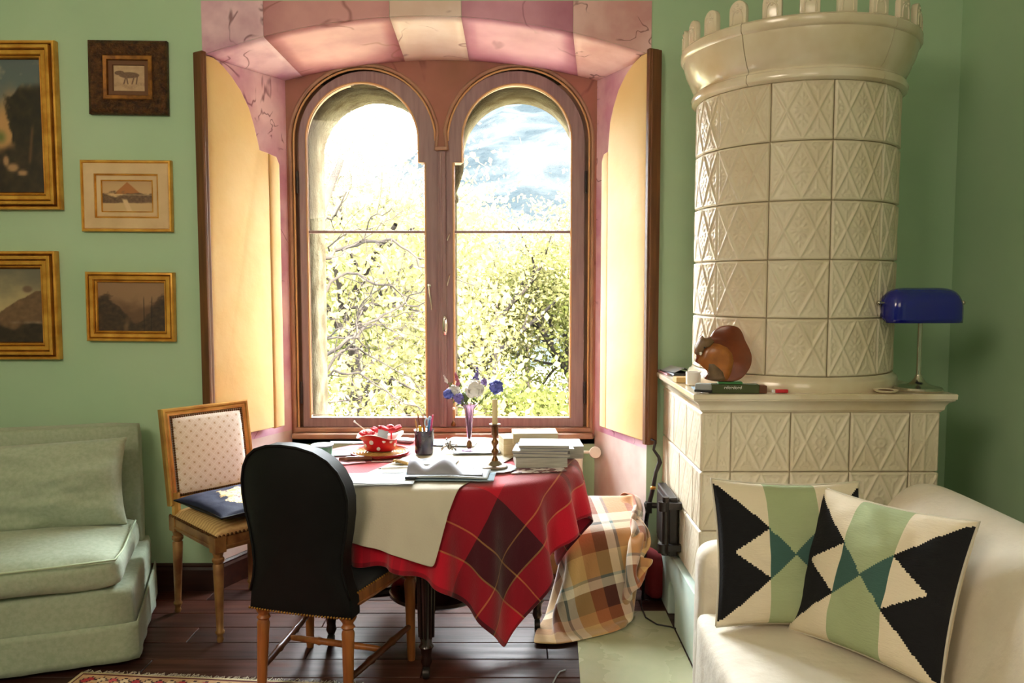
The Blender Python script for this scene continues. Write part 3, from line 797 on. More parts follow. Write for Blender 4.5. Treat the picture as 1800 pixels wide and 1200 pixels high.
MOT = [(0.0, 0.0, 0.05, 0.05, 0), (0.0, 0.14, 0.022, 0.06, 0), (0.07, 0.09, 0.02, 0.055, -0.7), (0.09, 0.02, 0.05, 0.018, 0.2), (0.0, 0.25, 0.02, 0.05, 0), (0.05, 0.2, 0.016, 0.04, -0.6),
       (0.25, 0.30, 0.02, 0.07, 0), (0.20, 0.36, 0.018, 0.05, 0.6), (0.30, 0.36, 0.018, 0.05, -0.6), (0.25, 0.43, 0.05, 0.016, 0), (0.16, 0.44, 0.03, 0.015, 0.3), (0.34, 0.44, 0.03, 0.015, -0.3),
       (0.44, 0.05, 0.02, 0.06, 0.3), (0.40, 0.12, 0.018, 0.05, -0.5), (0.45, 0.2, 0.018, 0.05, 0.2), (0.38, 0.03, 0.03, 0.015, 0.3), (0.46, 0.3, 0.016, 0.045, -0.3), (0.25, 0.2, 0.015, 0.05, 0.0), (0.06, 0.38, 0.016, 0.05, 0.4), (0.12, 0.33, 0.014, 0.035, 0.8)]
def relief(u, v, asp, rosette=0.0, half=False):
    """height of the moulded pattern at tile coordinates -0.5..0.5"""
    h = 0.0
    if half:
        for l in ((0, -0.46, 0, 0.46), (-0.45, -0.46, 0, 0.0), (0.0, 0.0, 0.45, 0.42)):
            h = max(h, 0.8 * seg(dline(u * asp, v, l[0] * asp, l[1], l[2] * asp, l[3]), 0.018))
    else:
        for l in ((-0.5, 0.5, 0, -0.5), (0.5, 0.5, 0, -0.5), (-0.5, -0.5, 0, 0.5), (0.5, -0.5, 0, 0.5)):
            h = max(h, seg(dline(u * asp, v, l[0] * asp, l[1], l[2] * asp, l[3]), 0.02))
    e = min(0.5 - abs(u), (0.5 - abs(v)) / asp)
    h = max(h, 0.7 * seg(abs(e - 0.03), 0.012))
    au, av = abs(u), abs(v)
    for (cx, cy, rx, ry, a) in MOT:
        h = max(h, 0.55 * math.sqrt(oval(au, av, cx, cy, rx, ry, a)))
    if rosette:
        r = math.hypot(u * asp, v)
        h = max(h, rosette * seg(r - 0.085, 0.016), rosette * seg(r, 0.03), rosette * 0.7 * seg(r - 0.05, 0.01))
    if e < 0.012: h = 0.0
    return h
def tile_mesh(name, w, h, n, m, rad=None, rosette=0.0, amp=0.0062, half=False):
    """moulded tile: face towards -Y, centred; bent round a cylinder of the given radius if rad"""
    P = np.zeros((m + 1, n + 1, 3))
    for j in range(m + 1):
        for i in range(n + 1):
            u = -0.5 + i / n; v = -0.5 + j / m
            d = 0.008 + amp * relief(u, v, w / h if not half else w / h, rosette, half)
            if i in (0, n) or j in (0, m): d = 0.0035
            if rad:
                a = u * w / rad; P[j, i] = ((rad + d) * math.sin(a), -(rad + d) * math.cos(a), v * h)
            else: P[j, i] = (u * w, -d, v * h)
    return B().grid(P).mesh(name, True)
RC = 0.399; NT = 11; ROW = 0.2265; ZT0 = 1.142
# tower core, its tiles
sw(B().lathe([(RC - 0.002, 1.10), (RC - 0.002, 2.288)], (OX, OY, 0), 48), 'tower_core', 'stove_mortar', smooth=50)
aw = 2 * math.pi / NT
tm = tile_mesh('tower_tile', (RC) * aw - 0.003, ROW - 0.003, 56, 56, RC)
for r_ in range(5):
    for k in range(NT):
        if OY - RC * math.cos(aw * (k + 0.5)) > 3.80: continue
        o = put('tile', tm, 'faience', stove)
        o.location = Vector((OX, OY, ZT0 + ROW * (r_ + 0.5))) - stove.location
        o.rotation_euler = (0, 0, aw * (k + 0.5) + R(1.0))
# ring at the foot of the tower
sw(B().lathe([(0.40, 1.082), (0.432, 1.082), (0.432, 1.118), (0.426, 1.128), (0.418, 1.132), (0.412, 1.142), (0.40, 1.142)], (OX, OY, 0), 56), 'foot_ring', 'faience_plain', smooth=40)
# crown: five curved pieces, then the merlons
prof = [(0.40, 2.244), (0.420, 2.244), (0.432, 2.252), (0.436, 2.266), (0.430, 2.282), (0.418, 2.288), (0.414, 2.296), (0.418, 2.304), (0.428, 2.312), (0.440, 2.336), (0.456, 2.372), (0.466, 2.404), (0.470, 2.426), (0.476, 2.430), (0.482, 2.438), (0.482, 2.462), (0.474, 2.470), (0.40, 2.470)]
prof = [(r_, z_ + 0.0275) for r_, z_ in prof]
for k in range(5):
    a0 = R(-90 - 44 + 72 * k) + 0.003; sw(B().lathe(prof, (OX, OY, 0), 18, a0, a0 + R(72) - 0.006), 'crown_piece', 'faience_plain', smooth=40)
ml = [(-0.036, 0), (0.036, 0), (0.036, 0.055)] + arc(0, 0.055, 0.036, 0, 180, 10)[1:-1] + [(-0.036, 0.055)]
me_ml = plate([ml], -0.012, 0.012, 0.004)
q = B(); q.tube([(x * 0.7, -0.0125, z) for x, z in [(-0.03, 0.004), (-0.03, 0.026)] + arc(0, 0.026, 0.03, 180, 0, 8)[1:-1] + [(0.03, 0.026), (0.03, 0.004)]], 0.0035, 6)
for dx, dz in ((-0.016, 0.058), (0.016, 0.058), (0, 0.072), (0, 0.048)): q.ell((dx, -0.0125, dz), (0.006, 0.004, 0.006), 8, 5)
bm = bmesh.new(); bm.from_mesh(me_ml); bm.from_mesh(q.mesh('t')); bm.to_mesh(me_ml); bm.free(); finish(me_ml, 40)
for k in range(22):
    a = 2 * math.pi * (k + 0.15) / 22
    if OY - 0.462 * math.cos(a) > 3.79: continue
    o = put('merlon', me_ml, 'faience_plain', stove); o.location = Vector((OX + 0.462 * math.sin(a), OY - 0.462 * math.cos(a), 2.4975)) - stove.location; o.rotation_euler = (0, 0, a)
# square base
BX0, BX1, BY0, BY1 = 0.734, 1.656, 3.052, 3.825
sw(B().box(BX0 + 0.01, BX1 - 0.01, BY0 + 0.01, BY1, 0.28, 1.02), 'base_core', 'stove_mortar')
# moulded slab with projecting cornice
def ringbox(prof, x0, x1, y0, y1):
    q = B(); n = len(prof); vs_ = []
    for d, z in prof: vs_ += [(x0 - d, y0 - d, z), (x1 + d, y0 - d, z), (x1 + d, y1, z), (x0 - d, y1, z)]
    fs = [(i * 4 + k, i * 4 + (k + 1) % 4, i * 4 + 4 + (k + 1) % 4, i * 4 + 4 + k) for i in range(n - 1) for k in range(4)] + [(3, 2, 1, 0), tuple((n - 1) * 4 + k for k in range(4))]
    return q.add(vs_, fs)
sw(ringbox([(0.0, 1.008), (0.004, 1.014), (0.010, 1.018), (0.013, 1.034), (0.022, 1.048), (0.036, 1.056), (0.038, 1.061), (0.042, 1.063), (0.043, 1.080), (0.040, 1.083)], BX0, BX1, BY0, BY1), 'slab', 'faience_plain', smooth=30)
TW, TH = 0.2305, 0.2345
hw = (BX1 - BX0 - 3 * TW) / 2
fm = tile_mesh('base_tile', TW - 0.003, TH - 0.003, 56, 56, None, 0.9)
hm = tile_mesh('edge_tile', hw - 0.003, TH - 0.003, 30, 56, None, 0.0, half=True)
for r_ in range(3):
    z = 1.008 - TH * (r_ + 0.5)
    xs_ = [BX0 + hw / 2, BX0 + hw + TW * 0.5, BX0 + hw + TW * 1.5, BX0 + hw + TW * 2.5, BX1 - hw / 2]
    for k, x in enumerate(xs_):
        o = put('tile', hm if k in (0, 4) else fm, 'faience', stove); o.location = Vector((x, BY0 + 0.008, z)) - stove.location
    sd = (BY1 - BY0) / 3.0
    off = 0.0 if r_ % 2 == 0 else 0.5
    yc = [BY0 + sd * (k + 0.5 + off) for k in range(-1, 4)]
    for y_ in yc:
        a, b = max(BY0, y_ - sd / 2), min(BY1, y_ + sd / 2)
        if b - a < 0.02: continue
        key = 'side_tile_%.2f' % (b - a)
        if key not in bpy.data.meshes:
            bpy.data.meshes[tile_mesh(key, b - a - 0.003, TH - 0.003, 44, 44, None, 0.5, 0.003).name].name = key
        for sx, rot in ((BX0 + 0.008, -90), (BX1 - 0.008, 90)):
            o = put('tile', bpy.data.meshes[key], 'faience', stove); o.location = Vector((sx, (a + b) / 2, z)) - stove.location; o.rotation_euler = (0, 0, R(rot))
# plastered foot with a small arched opening on the left side
q = B()
yo = [(BY0 - 0.03, 0.0), (BY0 - 0.03, 0.285), (BY1, 0.285), (BY1, 0.0)]
hy0, hr = 3.47, 0.07
hole = [(hy0 + hr, 0.0), (hy0 + hr, 0.10)] + arc(hy0, 0.10, hr, 0, 180, 12)[1:-1] + [(hy0 - hr, 0.10), (hy0 - hr, 0.0)]
side = [(BY0 - 0.03, 0.0)] + hole[::-1] + [(BY1, 0.0), (BY1, 0.295), (BY0 - 0.03, 0.295)]
me = plate([side], 0.0, 0.06, 0.0)
# turn the plate so that it stands along Y at the left face
me.transform(Matrix(((0, 1, 0, BX0 - 0.022), (1, 0, 0, 0), (0, 0, 1, 0), (0, 0, 0, 1))))
me.transform(frame_of(stove).inverted()); me.flip_normals(); put('plinth', me, 'stove_plaster', stove, bevel=0.006)
sw(B().box(BX0 + 0.04, BX1 + 0.02, BY0 - 0.03, BY0 + 0.06, 0, 0.27), 'plinth', 'stove_plaster', bevel=0.01)
sw(B().box(BX1 - 0.04, BX1 + 0.02, BY0 + 0.062, BY1, 0, 0.27), 'plinth', 'stove_plaster', bevel=0.01)
sw(B().box(BX0 + 0.25, BX0 + 0.27, BY0 + 0.07, BY1, 0, 0.27), 'firebox_back', 'iron')
# iron door on the left side
dr = sw(B().box(BX0 - 0.052, BX0 - 0.012, 3.40, 3.68, 0.315, 0.575), 'fire_door', 'iron', bevel=0.006)
sw(B().box(BX0 - 0.058, BX0 - 0.050, 3.425, 3.655, 0.34, 0.55), 'door_panel', 'iron', dr, bevel=0.003)
q = B(); q.tube([(BX0 - 0.07, 3.385, 0.33), (BX0 - 0.07, 3.385, 0.585)], 0.016, 10)
for z in (0.36, 0.545): q.tube([(BX0 - 0.08, 3.385, z - 0.02), (BX0 - 0.08, 3.385, z + 0.02)], 0.022, 10); q.box(BX0 - 0.07, BX0, 3.375, 3.40, z - 0.014, z + 0.014)
sw(q, 'hinge', 'iron', dr, smooth=40)
q = B(); q.tube([(BX0 - 0.03, 3.69, 0.46), (BX0 - 0.075, 3.70, 0.46), (BX0 - 0.10, 3.71, 0.45)], [0.012, 0.014, 0.022], 10); q.box(BX0 - 0.10, BX0 - 0.075, 3.685, 3.725, 0.425, 0.475)
sw(q, 'latch', 'iron', dr, smooth=40)

# hearth sheet
hp = B(); pts = [(0.292, 3.56), (0.705, 3.56), (0.705, 2.1), (0.215, 2.1)]
hp.add([(x, y, 0.0005) for x, y in pts] + [(x, y, 0.006) for x, y in pts], [(0, 1, 2, 3), (7, 6, 5, 4), (0, 4, 5, 1), (1, 5, 6, 2), (2, 6, 7, 3), (3, 7, 4, 0)])
tag(hp.build('hearth_sheet', 'hearth'), 'pale greenish polished hearth sheet on the floor beside the stove', 'floor sheet')

# ------------------------------------------------------------------ pictures
def frame_loft(w, h, prof):
    """mitred picture frame, centred, back at y=0, front towards -Y; prof = (inset, forward)"""
    q = B(); n = len(prof); vs_ = []
    for ins, d in prof:
        a, b = w / 2 - ins, h / 2 - ins
        vs_ += [(-a, -d, -b), (a, -d, -b), (a, -d, b), (-a, -d, b)]
    fs = [(i * 4 + k, i * 4 + (k + 1) % 4, ((i + 1) % n) * 4 + (k + 1) % 4, ((i + 1) % n) * 4 + k) for i in range(n) for k in range(4)]
    return q.add(vs_, fs)
def canvas(w, h, fn, nx=84, ny=64):
    q = B(); P = np.zeros((ny + 1, nx + 1, 3)); cols = []
    for j in range(ny + 1):
        for i in range(nx + 1):
            u, v = i / nx, j / ny
            P[j, i] = ((u - 0.5) * w, 0, (v - 0.5) * h); cols.append(fn(u, v))
    me = bpy.data.meshes.new('canvas'); q.grid(P); me.from_pydata(q.v, [], q.f); colour_verts(me, [(lin(c[0]), lin(c[1]), lin(c[2]), 1) for c in cols]); me.update()
    return me
def mixc(a, b, t): t = max(0, min(1, t)); return tuple(x + (y - x) * t for x, y in zip(a, b))
def sm(a, b, x): t = max(0, min(1, (x - a) / (b - a))); return t * t * (3 - 2 * t)
def pic_dark_tree(u, v):
    n = vn(u * 4, v * 4, 1.7); n2 = vn(u * 14, v * 14, 5.1)
    c = mixc((196, 150, 96), (96, 108, 108), sm(0.50, 0.85, v + 0.25 * (n - 0.5)))
    c = mixc(c, (214, 190, 150), sm(0.56, 0.68, n) * sm(0.5, 0.6, v) * 0.5)
    edge = 0.74 - 0.10 * sm(0.35, 0.65, v) + 0.22 * sm(0.70, 0.86, v)
    k = sm(-0.02, 0.03, u - edge + 0.16 * (n - 0.5) + 0.10 * (n2 - 0.5)) * sm(0.84, 0.76, v)
    c = mixc(c, mixc((24, 18, 12), (58, 44, 22), n2), k)
    c = mixc(c, mixc((34, 26, 18), (70, 52, 32), n2), sm(0.05, -0.05, v - 0.34 - 0.1 * (n - 0.5)))
    c = mixc(c, (70, 104, 44), sm(0.08, 0.0, math.hypot(u - 0.60, (v - 0.42))) * 0.7)
    for cx, cy, rx, ry in ((0.70, 0.19, 0.07, 0.04), (0.79, 0.15, 0.06, 0.028), (0.64, 0.24, 0.035, 0.05)):
        c = mixc(c, (176, 136, 96), sm(1.1, 0.4, math.hypot((u - cx) / rx, (v - cy) / ry)))
    return mixc(c, (110, 76, 46), sm(0.025, 0.0, abs(u - 0.88 - 0.14 * (v - 0.35))) * sm(0.55, 0.45, v) * sm(0.2, 0.25, v) * 0.8)
def pic_castle(u, v):
    n = vn(u * 5, v * 5, 2.2); n2 = vn(u * 16, v * 16, 8)
    c = mixc((188, 168, 124), (118, 112, 94), sm(0.5, 1.0, v + 0.3 * (n - 0.5)))
    hl = 0.36 + 0.34 * sm(0.45, 1.0, u) + 0.06 * (n - 0.5)
    c = mixc(c, mixc((96, 72, 52), (136, 104, 74), n2), sm(0.0, 0.015, hl - v))
    c = mixc(c, mixc((34, 26, 20), (72, 54, 38), n2), sm(0.0, 0.1, 0.30 - v + 0.2 * (n - 0.5)))
    c = mixc(c, (120, 96, 76), sm(0.06, 0.03, math.hypot((u - 0.86), (v - 0.72))))
    return mixc(c, (150, 130, 110), sm(0.025, 0.0, abs(v - 0.27)) * sm(0.65, 0.75, u) * n2)
def pic_forest(u, v):
    n = vn(u * 4, v * 4, 12); n2 = vn(u * 15, v * 15, 4)
    c = mixc((104, 76, 52), (150, 116, 84), sm(0.35, 0.75, v + 0.3 * (n - 0.5)))
    hgt = 0.50 + 0.26 * math.cos((u - 0.1) * 7.0) + 0.25 * (n - 0.5) + 0.12 * (n2 - 0.5)
    c = mixc(c, mixc((40, 28, 20), (84, 60, 40), n2), sm(-0.02, 0.08, hgt - v))
    c = mixc(c, (132, 104, 72), sm(0.06, 0.0, abs(u - 0.40 - 0.15 * v)) * sm(0.36, 0.12, v) * 0.7)
    return mixc(c, (30, 22, 16), (sm(0.012, 0.004, abs(u - 0.68)) + sm(0.012, 0.004, abs(u - 0.78 - 0.03 * v))) * sm(0.75, 0.6, v) * 0.8)
def pic_house(u, v):
    n = vn(u * 5, v * 5, 22); n2 = vn(u * 18, v * 18, 6)
    c = mixc((220, 184, 132), (196, 158, 112), v)
    c = mixc(c, (176, 110, 52), sm(0.02, 0.0, abs(u - 0.5) * 0.9 - (0.95 - v) * 0.62) * sm(0.55, 0.6, v))
    c = mixc(c, mixc((84, 60, 40), (140, 106, 72), n2), sm(0.0, 0.08, 0.62 - v + 0.25 * (n - 0.5)) * sm(0.24, 0.30, v))
    c = mixc(c, (236, 206, 160), sm(0.012, 0.004, abs(v - 0.55)) * sm(0.1, 0.2, u) * 0.7)
    c = mixc(c, (206, 172, 124), sm(0.32, 0.22, v + 0.1 * (n - 0.5)))
    return mixc(c, (220, 188, 142), sm(0.07, 0.03, abs(u - 0.44 - 0.25 * (0.4 - v))) * sm(0.45, 0.35, v))
def pic_horse(u, v):
    n = vn(u * 6, v * 6, 32); n2 = vn(u * 20, v * 20, 3)
    c = mixc((176, 142, 108), (196, 164, 126), n)
    body = sm(1.05, 0.9, math.hypot((u - 0.5) / 0.33, (v - 0.62) / 0.12))
    head = sm(1.05, 0.9, math.hypot((u - 0.2) / 0.16, (v - 0.70) / 0.09))
    legs = max(sm(0.03, 0.015, abs(u - x - 0.25 * (v - 0.4) * s_)) for x, s_ in ((0.36, 1), (0.44, -0.6), (0.62, 1), (0.74, 0.5))) * sm(0.62, 0.58, v) * sm(0.24, 0.3, v)
    c = mixc(c, (92, 62, 40), max(body, head, legs) * (0.6 + 0.4 * n2))
    return mixc(c, (130, 98, 70), sm(0.12, 0.02, abs(v - 0.22 - 0.06 * math.sin(u * 9))) * 0.5 * n2)
def picture(lab, px0, py0, px1, py1, prof, fmat, fn, extra=None, ins=None, group=None, tilt=0.0):
    dep = max(d for _, d in prof)
    a = W(px0, (py0 + py1) / 2, Y0 - dep); b = W(px1, (py0 + py1) / 2, Y0 - dep); c = W((px0 + px1) / 2, py0, Y0 - dep); d_ = W((px0 + px1) / 2, py1, Y0 - dep)
    w, h = b.x - a.x, c.z - d_.z
    t = thing('framed_picture', lab, 'picture', ((a.x + b.x) / 2, Y0 - 0.002, (c.z + d_.z) / 2), 0, 'framed pictures on the green wall')
    frame_loft(w, h, prof).build('frame', fmat, t, smooth=25)
    li = prof[-2][0]; ld = prof[-1][1]
    if extra:
        for (i0, i1, d0, mt, nm) in extra:
            frame_loft(w, h, [(i0, 0.0), (i0, d0), (i0 + 0.004, d0 + 0.003), (i1 - 0.003, d0 + 0.001), (i1, d0 - 0.006), (i1, 0.0)]).build(nm, mt, t, smooth=25)
        li = extra[-1][1] - 0.002
    o = put('canvas', canvas(w - 2 * li, h - 2 * li, fn), 'painting', t); o.location = (0, -(ins or 0.012), 0)
    B().box(-w / 2 + 0.01, w / 2 - 0.01, -0.006, 0.0, -h / 2 + 0.01, h / 2 - 0.01).build('backing', 'mount_brown', t)
    if tilt: t.rotation_euler = (0, tilt, 0)
    return t
P_GOLD = [(0, 0), (0, 0.030), (0.003, 0.036), (0.010, 0.037), (0.014, 0.034), (0.015, 0.020), (0.016, 0.0)]
GX = [(0.015, 0.024, 0.026, 'gold_dark', 'groove'), (0.023, 0.040, 0.046, 'gold_leaf', 'outer_moulding'), (0.039, 0.046, 0.034, 'gold_dark', 'cove'), (0.045, 0.066, 0.036, 'gold_leaf', 'inner_moulding'), (0.065, 0.071, 0.024, 'gold_dark', 'cove'), (0.070, 0.079, 0.027, 'gold_leaf', 'sight_edge'), (0.078, 0.083, 0.016, 'gold_dark', 'slip')]  # darker gold in grooves and coves draws their shade as colour
picture('large dark oil painting of a tree in a broad gold frame', -150, 70, 100, 368, P_GOLD, 'gold_leaf', pic_dark_tree, GX, 0.008)
picture('gold-framed landscape of a castle hill, below the large tree painting', -150, 441, 100, 632, P_GOLD, 'gold_leaf', pic_castle, GX, 0.008)
picture('small sepia animal drawing in a wide dark carved frame, topmost of its column', 152, 69, 291, 200,
        [(0, 0), (0, 0.022), (0.006, 0.032), (0.02, 0.040), (0.05, 0.034), (0.066, 0.024), (0.07, 0.024), (0.072, 0.0)], 'gold_carved', pic_horse,
        [(0.068, 0.090, 0.026, 'gold_dark', 'slip'), (0.088, 0.112, 0.014, 'mount_brown', 'mount')], 0.008, tilt=R(0.8))
picture('pale sepia print of a house in a cream and gold frame', 141, 281, 301, 407,
        [(0, 0), (0, 0.020), (0.004, 0.026), (0.010, 0.026), (0.014, 0.020), (0.016, 0.0)], 'gold_leaf', pic_house,
        [(0.014, 0.066, 0.020, 'mount_cream', 'mount'), (0.064, 0.072, 0.018, 'gold_leaf', 'slip'), (0.071, 0.094, 0.012, 'mount_cream', 'inner_mount'), (0.092, 0.098, 0.011, 'gold_leaf', 'inner_slip')], 0.007, tilt=R(0.4))
picture('small dark woodland painting in a gold frame, lowest of its column', 150, 478, 305, 600,
        [(0, 0), (0, 0.026), (0.004, 0.032), (0.011, 0.033), (0.014, 0.028), (0.015, 0.0)], 'gold_leaf', pic_forest,
        [(0.014, 0.019, 0.022, 'gold_dark', 'cove'), (0.018, 0.038, 0.028, 'gold_leaf', 'moulding'), (0.037, 0.042, 0.018, 'gold_dark', 'cove'), (0.041, 0.050, 0.020, 'gold_leaf', 'sight_edge')], 0.008, tilt=R(0.5))  # coves in darker gold, shade lines put into the colour

# ------------------------------------------------------------------ upholstery and furniture materials
mk('sofa_green', rgb(166, 178, 154), 0.85, col2=rgb(152, 166, 140), scale=60, bump=(7, 0.35, 0.02), sheen=0.25)
mk('sofa_white', rgb(220, 211, 194), 0.75, col2=rgb(212, 201, 182), scale=7, bump=(9, 0.55, 0.02), sheen=0.2)
mk('piping', rgb(176, 192, 160), 0.8)
mk('kilim', rgb(255, 255, 255), 0.95, attr='col', bump=(150, 0.5, 0.004), stretch=(0.35, 1, 1.6))
mk('gilt_wood', rgb(212, 166, 88), 0.38, metal=0.5, col2=rgb(160, 108, 48), scale=8, contrast=(0.35, 0.7))
mk('gilt_worn', rgb(166, 126, 72), 0.45, metal=0.3, col2=rgb(112, 70, 40), scale=9)
mk('brass_nail', rgb(176, 128, 62), 0.3, metal=0.9)
mk('dark_nail', rgb(92, 62, 34), 0.35, metal=0.8)
mk('beech', rgb(176, 108, 54), 0.35, col2=rgb(142, 82, 40), scale=5, stretch=(9, 9, 0.8))
mk('beech_dark', rgb(104, 62, 36), 0.35, col2=rgb(78, 44, 27), scale=5)
mk('black_cloth', rgb(11, 12, 13), 0.6, col2=rgb(7, 8, 9), scale=12, spec=0.25, bump=(200, 0.15, 0.002))
mk('navy_velvet', rgb(12, 15, 24), 0.7, sheen=0.2)
mk('mahogany', rgb(46, 24, 20), 0.25, col2=rgb(30, 16, 14), scale=6, coat=0.3)
mk('linen', rgb(204, 196, 178), 0.85, bump=(160, 0.25, 0.003))

def mat_damask():
    """cream silk with small gold florets on a lattice"""
    m = bpy.data.materials.new('damask'); m.use_nodes = True; nt = m.node_tree; b = nt.nodes['Principled BSDF']; b.inputs['Roughness'].default_value = 0.6
    tc = nd(nt, 'ShaderNodeTexCoord'); mp = nd(nt, 'ShaderNodeMapping'); nt.links.new(tc.outputs['Object'], mp.inputs[0])
    mp.inputs['Rotation'].default_value = (0, R(45), 0); mp.inputs['Scale'].default_value = (30, 30, 30)
    sep = nd(nt, 'ShaderNodeSeparateXYZ'); nt.links.new(mp.outputs[0], sep.inputs[0])
    def frac(o):
        f = nd(nt, 'ShaderNodeMath', operation='FRACT'); nt.links.new(o, f.inputs[0])
        s_ = nd(nt, 'ShaderNodeMath', operation='SUBTRACT'); nt.links.new(f.outputs[0], s_.inputs[0]); s_.inputs[1].default_value = 0.5
        a = nd(nt, 'ShaderNodeMath', operation='ABSOLUTE'); nt.links.new(s_.outputs[0], a.inputs[0]); return a.outputs[0]
    fx, fz = frac(sep.outputs[0]), frac(sep.outputs[2])
    pr = nd(nt, 'ShaderNodeMath', operation='MULTIPLY'); nt.links.new(fx, pr.inputs[0]); nt.links.new(fz, pr.inputs[1])
    ad = nd(nt, 'ShaderNodeMath', operation='ADD'); nt.links.new(fx, ad.inputs[0]); nt.links.new(fz, ad.inputs[1])
    s1 = nd(nt, 'ShaderNodeMath', operation='LESS_THAN'); nt.links.new(pr.outputs[0], s1.inputs[0]); s1.inputs[1].default_value = 0.006
    s2 = nd(nt, 'ShaderNodeMath', operation='LESS_THAN'); nt.links.new(ad.outputs[0], s2.inputs[0]); s2.inputs[1].default_value = 0.22
    an = nd(nt, 'ShaderNodeMath', operation='MULTIPLY'); nt.links.new(s1.outputs[0], an.inputs[0]); nt.links.new(s2.outputs[0], an.inputs[1])
    mxv = nd(nt, 'ShaderNodeMath', operation='MAXIMUM'); nt.links.new(fx, mxv.inputs[0]); nt.links.new(fz, mxv.inputs[1])
    ln = nd(nt, 'ShaderNodeMath', operation='GREATER_THAN'); nt.links.new(mxv.outputs[0], ln.inputs[0]); ln.inputs[1].default_value = 0.47
    m1 = nd(nt, 'ShaderNodeMixRGB'); m1.inputs[1].default_value = rgb(226, 212, 196); m1.inputs[2].default_value = rgb(238, 228, 216); nt.links.new(ln.outputs[0], m1.inputs[0])
    m2 = nd(nt, 'ShaderNodeMixRGB'); m2.inputs[2].default_value = rgb(190, 160, 126); nt.links.new(m1.outputs[0], m2.inputs[1]); nt.links.new(an.outputs[0], m2.inputs[0])
    nt.links.new(m2.outputs[0], b.inputs['Base Color']); MATS['damask'] = m
mat_damask()
def mat_stripes(name, c1, c2, scale, axis=0):
    m = mk(name, c1, 0.65); nt = m.node_tree; b = nt.nodes['Principled BSDF']
    w = nd(nt, 'ShaderNodeTexWave'); w.inputs['Scale'].default_value = scale; w.bands_direction = 'XYZ'[axis]; w.inputs['Distortion'].default_value = 2.5; w.inputs['Detail Scale'].default_value = 3
    tc = [n for n in nt.nodes if n.type == 'TEX_COORD'][0]; nt.links.new(tc.outputs['Object'], w.inputs[0])
    mx = nd(nt, 'ShaderNodeMixRGB'); mx.inputs[1].default_value = c1; mx.inputs[2].default_value = c2; nt.links.new(w.outputs[0], mx.inputs[0]); nt.links.new(mx.outputs[0], b.inputs['Base Color'])
mat_stripes('seat_silk', rgb(222, 190, 130), rgb(190, 150, 96), 14, 1)

# ------------------------------------------------------------------ green sofa against the wall on the left
t = thing('green_sofa', 'sage green slipcovered sofa with loose cushions below the framed pictures', 'sofa', (-1.493, 3.067, 0), R(19))
LS = 1.7
me = softbox(LS, 0.74, 0.30, 0.03, 12, 0, 0.0, 0.004, 1.0); me.transform(Matrix.Translation((-LS / 2 - 0.004, 0.375, 0.012))); put('base', me, 'sofa_green', t)
# slipcover skirt with a kick pleat at the corner
P = np.zeros((7, 61, 3))
for j in range(7):
    z = 0.018 + 0.15 * j / 6; fl_ = (1 - j / 6)
    for i in range(61):
        s_ = i / 60 * 2.44
        wv = 0.003 * math.sin(s_ * 40) * fl_ + 0.003 * fl_
        if s_ < 1.7: P[j, i] = (-1.7 + s_ + 0.004 * fl_, -0.004 - wv - 0.002 * fl_, z)
        else: P[j, i] = (0.008 + wv + 0.008 * fl_ * math.exp(-((s_ - 2.25) / 0.12) ** 2), (s_ - 1.7), z)
put('skirt', B().grid(P).mesh('skirt', True), 'sofa_green', t, solid=0.006)
me = softbox(LS, 0.13, 0.84, 0.03, 12, 0, 0.004, 0.003, 3.0); me.transform(Matrix.Translation((-LS / 2 - 0.03, 0.68, 0.016))); put('backrest', me, 'sofa_green', t)
n_ = 14
me = softbox(0.98, 0.62, 0.135, 0.05, n_, 0.05, 0.02, 0.010, 5.0); me.transform(Matrix.Translation((-0.53, 0.295, 0.305))); sc = put('seat_cushion', me, 'sofa_green', t, subsurf=1)
B().tube([(-1.0, -0.022, 0.436), (-0.75, -0.036, 0.432), (-0.5, -0.04, 0.43), (-0.25, -0.036, 0.432), (-0.06, -0.022, 0.434), (-0.045, 0.1, 0.438), (-0.045, 0.5, 0.44)], 0.0045, 8).build('cushion_piping', 'piping', sc, smooth=True)
me = softbox(0.62, 0.62, 0.135, 0.05, n_, 0.05, 0.02, 0.010, 7.0); me.transform(Matrix.Translation((-1.345, 0.295, 0.305))); put('seat_cushion', me, 'sofa_green', t, subsurf=1)
q, _ = pillow_mesh(0.98, 0.39, 0.24, n=36, pw=0.34, pinch=0.05, wr=0.035, seed=4.2)
M = Matrix.Translation((-0.545, 0.41, 0.445)) @ Matrix.Rotation(R(-10), 4, 'X'); q.xform(M); q.build('back_cushion', 'sofa_green', t, smooth=True, subsurf=1)
q, _ = pillow_mesh(0.62, 0.38, 0.19, n=30, pw=0.30, pinch=0.03, wr=0.02, seed=9.2)
q.xform(Matrix.Translation((-1.355, 0.43, 0.445)) @ Matrix.Rotation(R(-10), 4, 'X')); q.build('back_cushion', 'sofa_green', t, smooth=True, subsurf=1)

# ------------------------------------------------------------------ white sofa on the right
t = thing('white_sofa', 'cream white damask sofa with rolled back in the right foreground', 'sofa', (1.0, 1.6, 0))
def ws(me, name, mat='sofa_white', **k): me.transform(frame_of(t).inverted()); return put(name, me, mat, t, **k)
me = softbox(0.68, 1.78, 0.40, 0.05, 14, 0.018, 0, 0.006, 2.0); me.transform(Matrix.Translation((0.912, 1.62, 0.06))); ws(me, 'seat', subsurf=1)
prof = [(1.06, 0.30), (1.12, 0.44), (1.165, 0.56), (1.20, 0.67), (1.235, 0.755), (1.285, 0.82), (1.34, 0.855), (1.40, 0.855), (1.45, 0.82), (1.48, 0.74), (1.485, 0.55), (1.48, 0.06), (1.10, 0.06)]
stn = [(2.695, 0.40), (2.69, 0.62), (2.67, 0.80), (2.64, 0.91), (2.59, 0.975), (2.50, 1.0), (2.2, 1.0), (1.9, 1.0), (1.6, 1.0), (1.2, 1.0), (0.74, 1.0)]
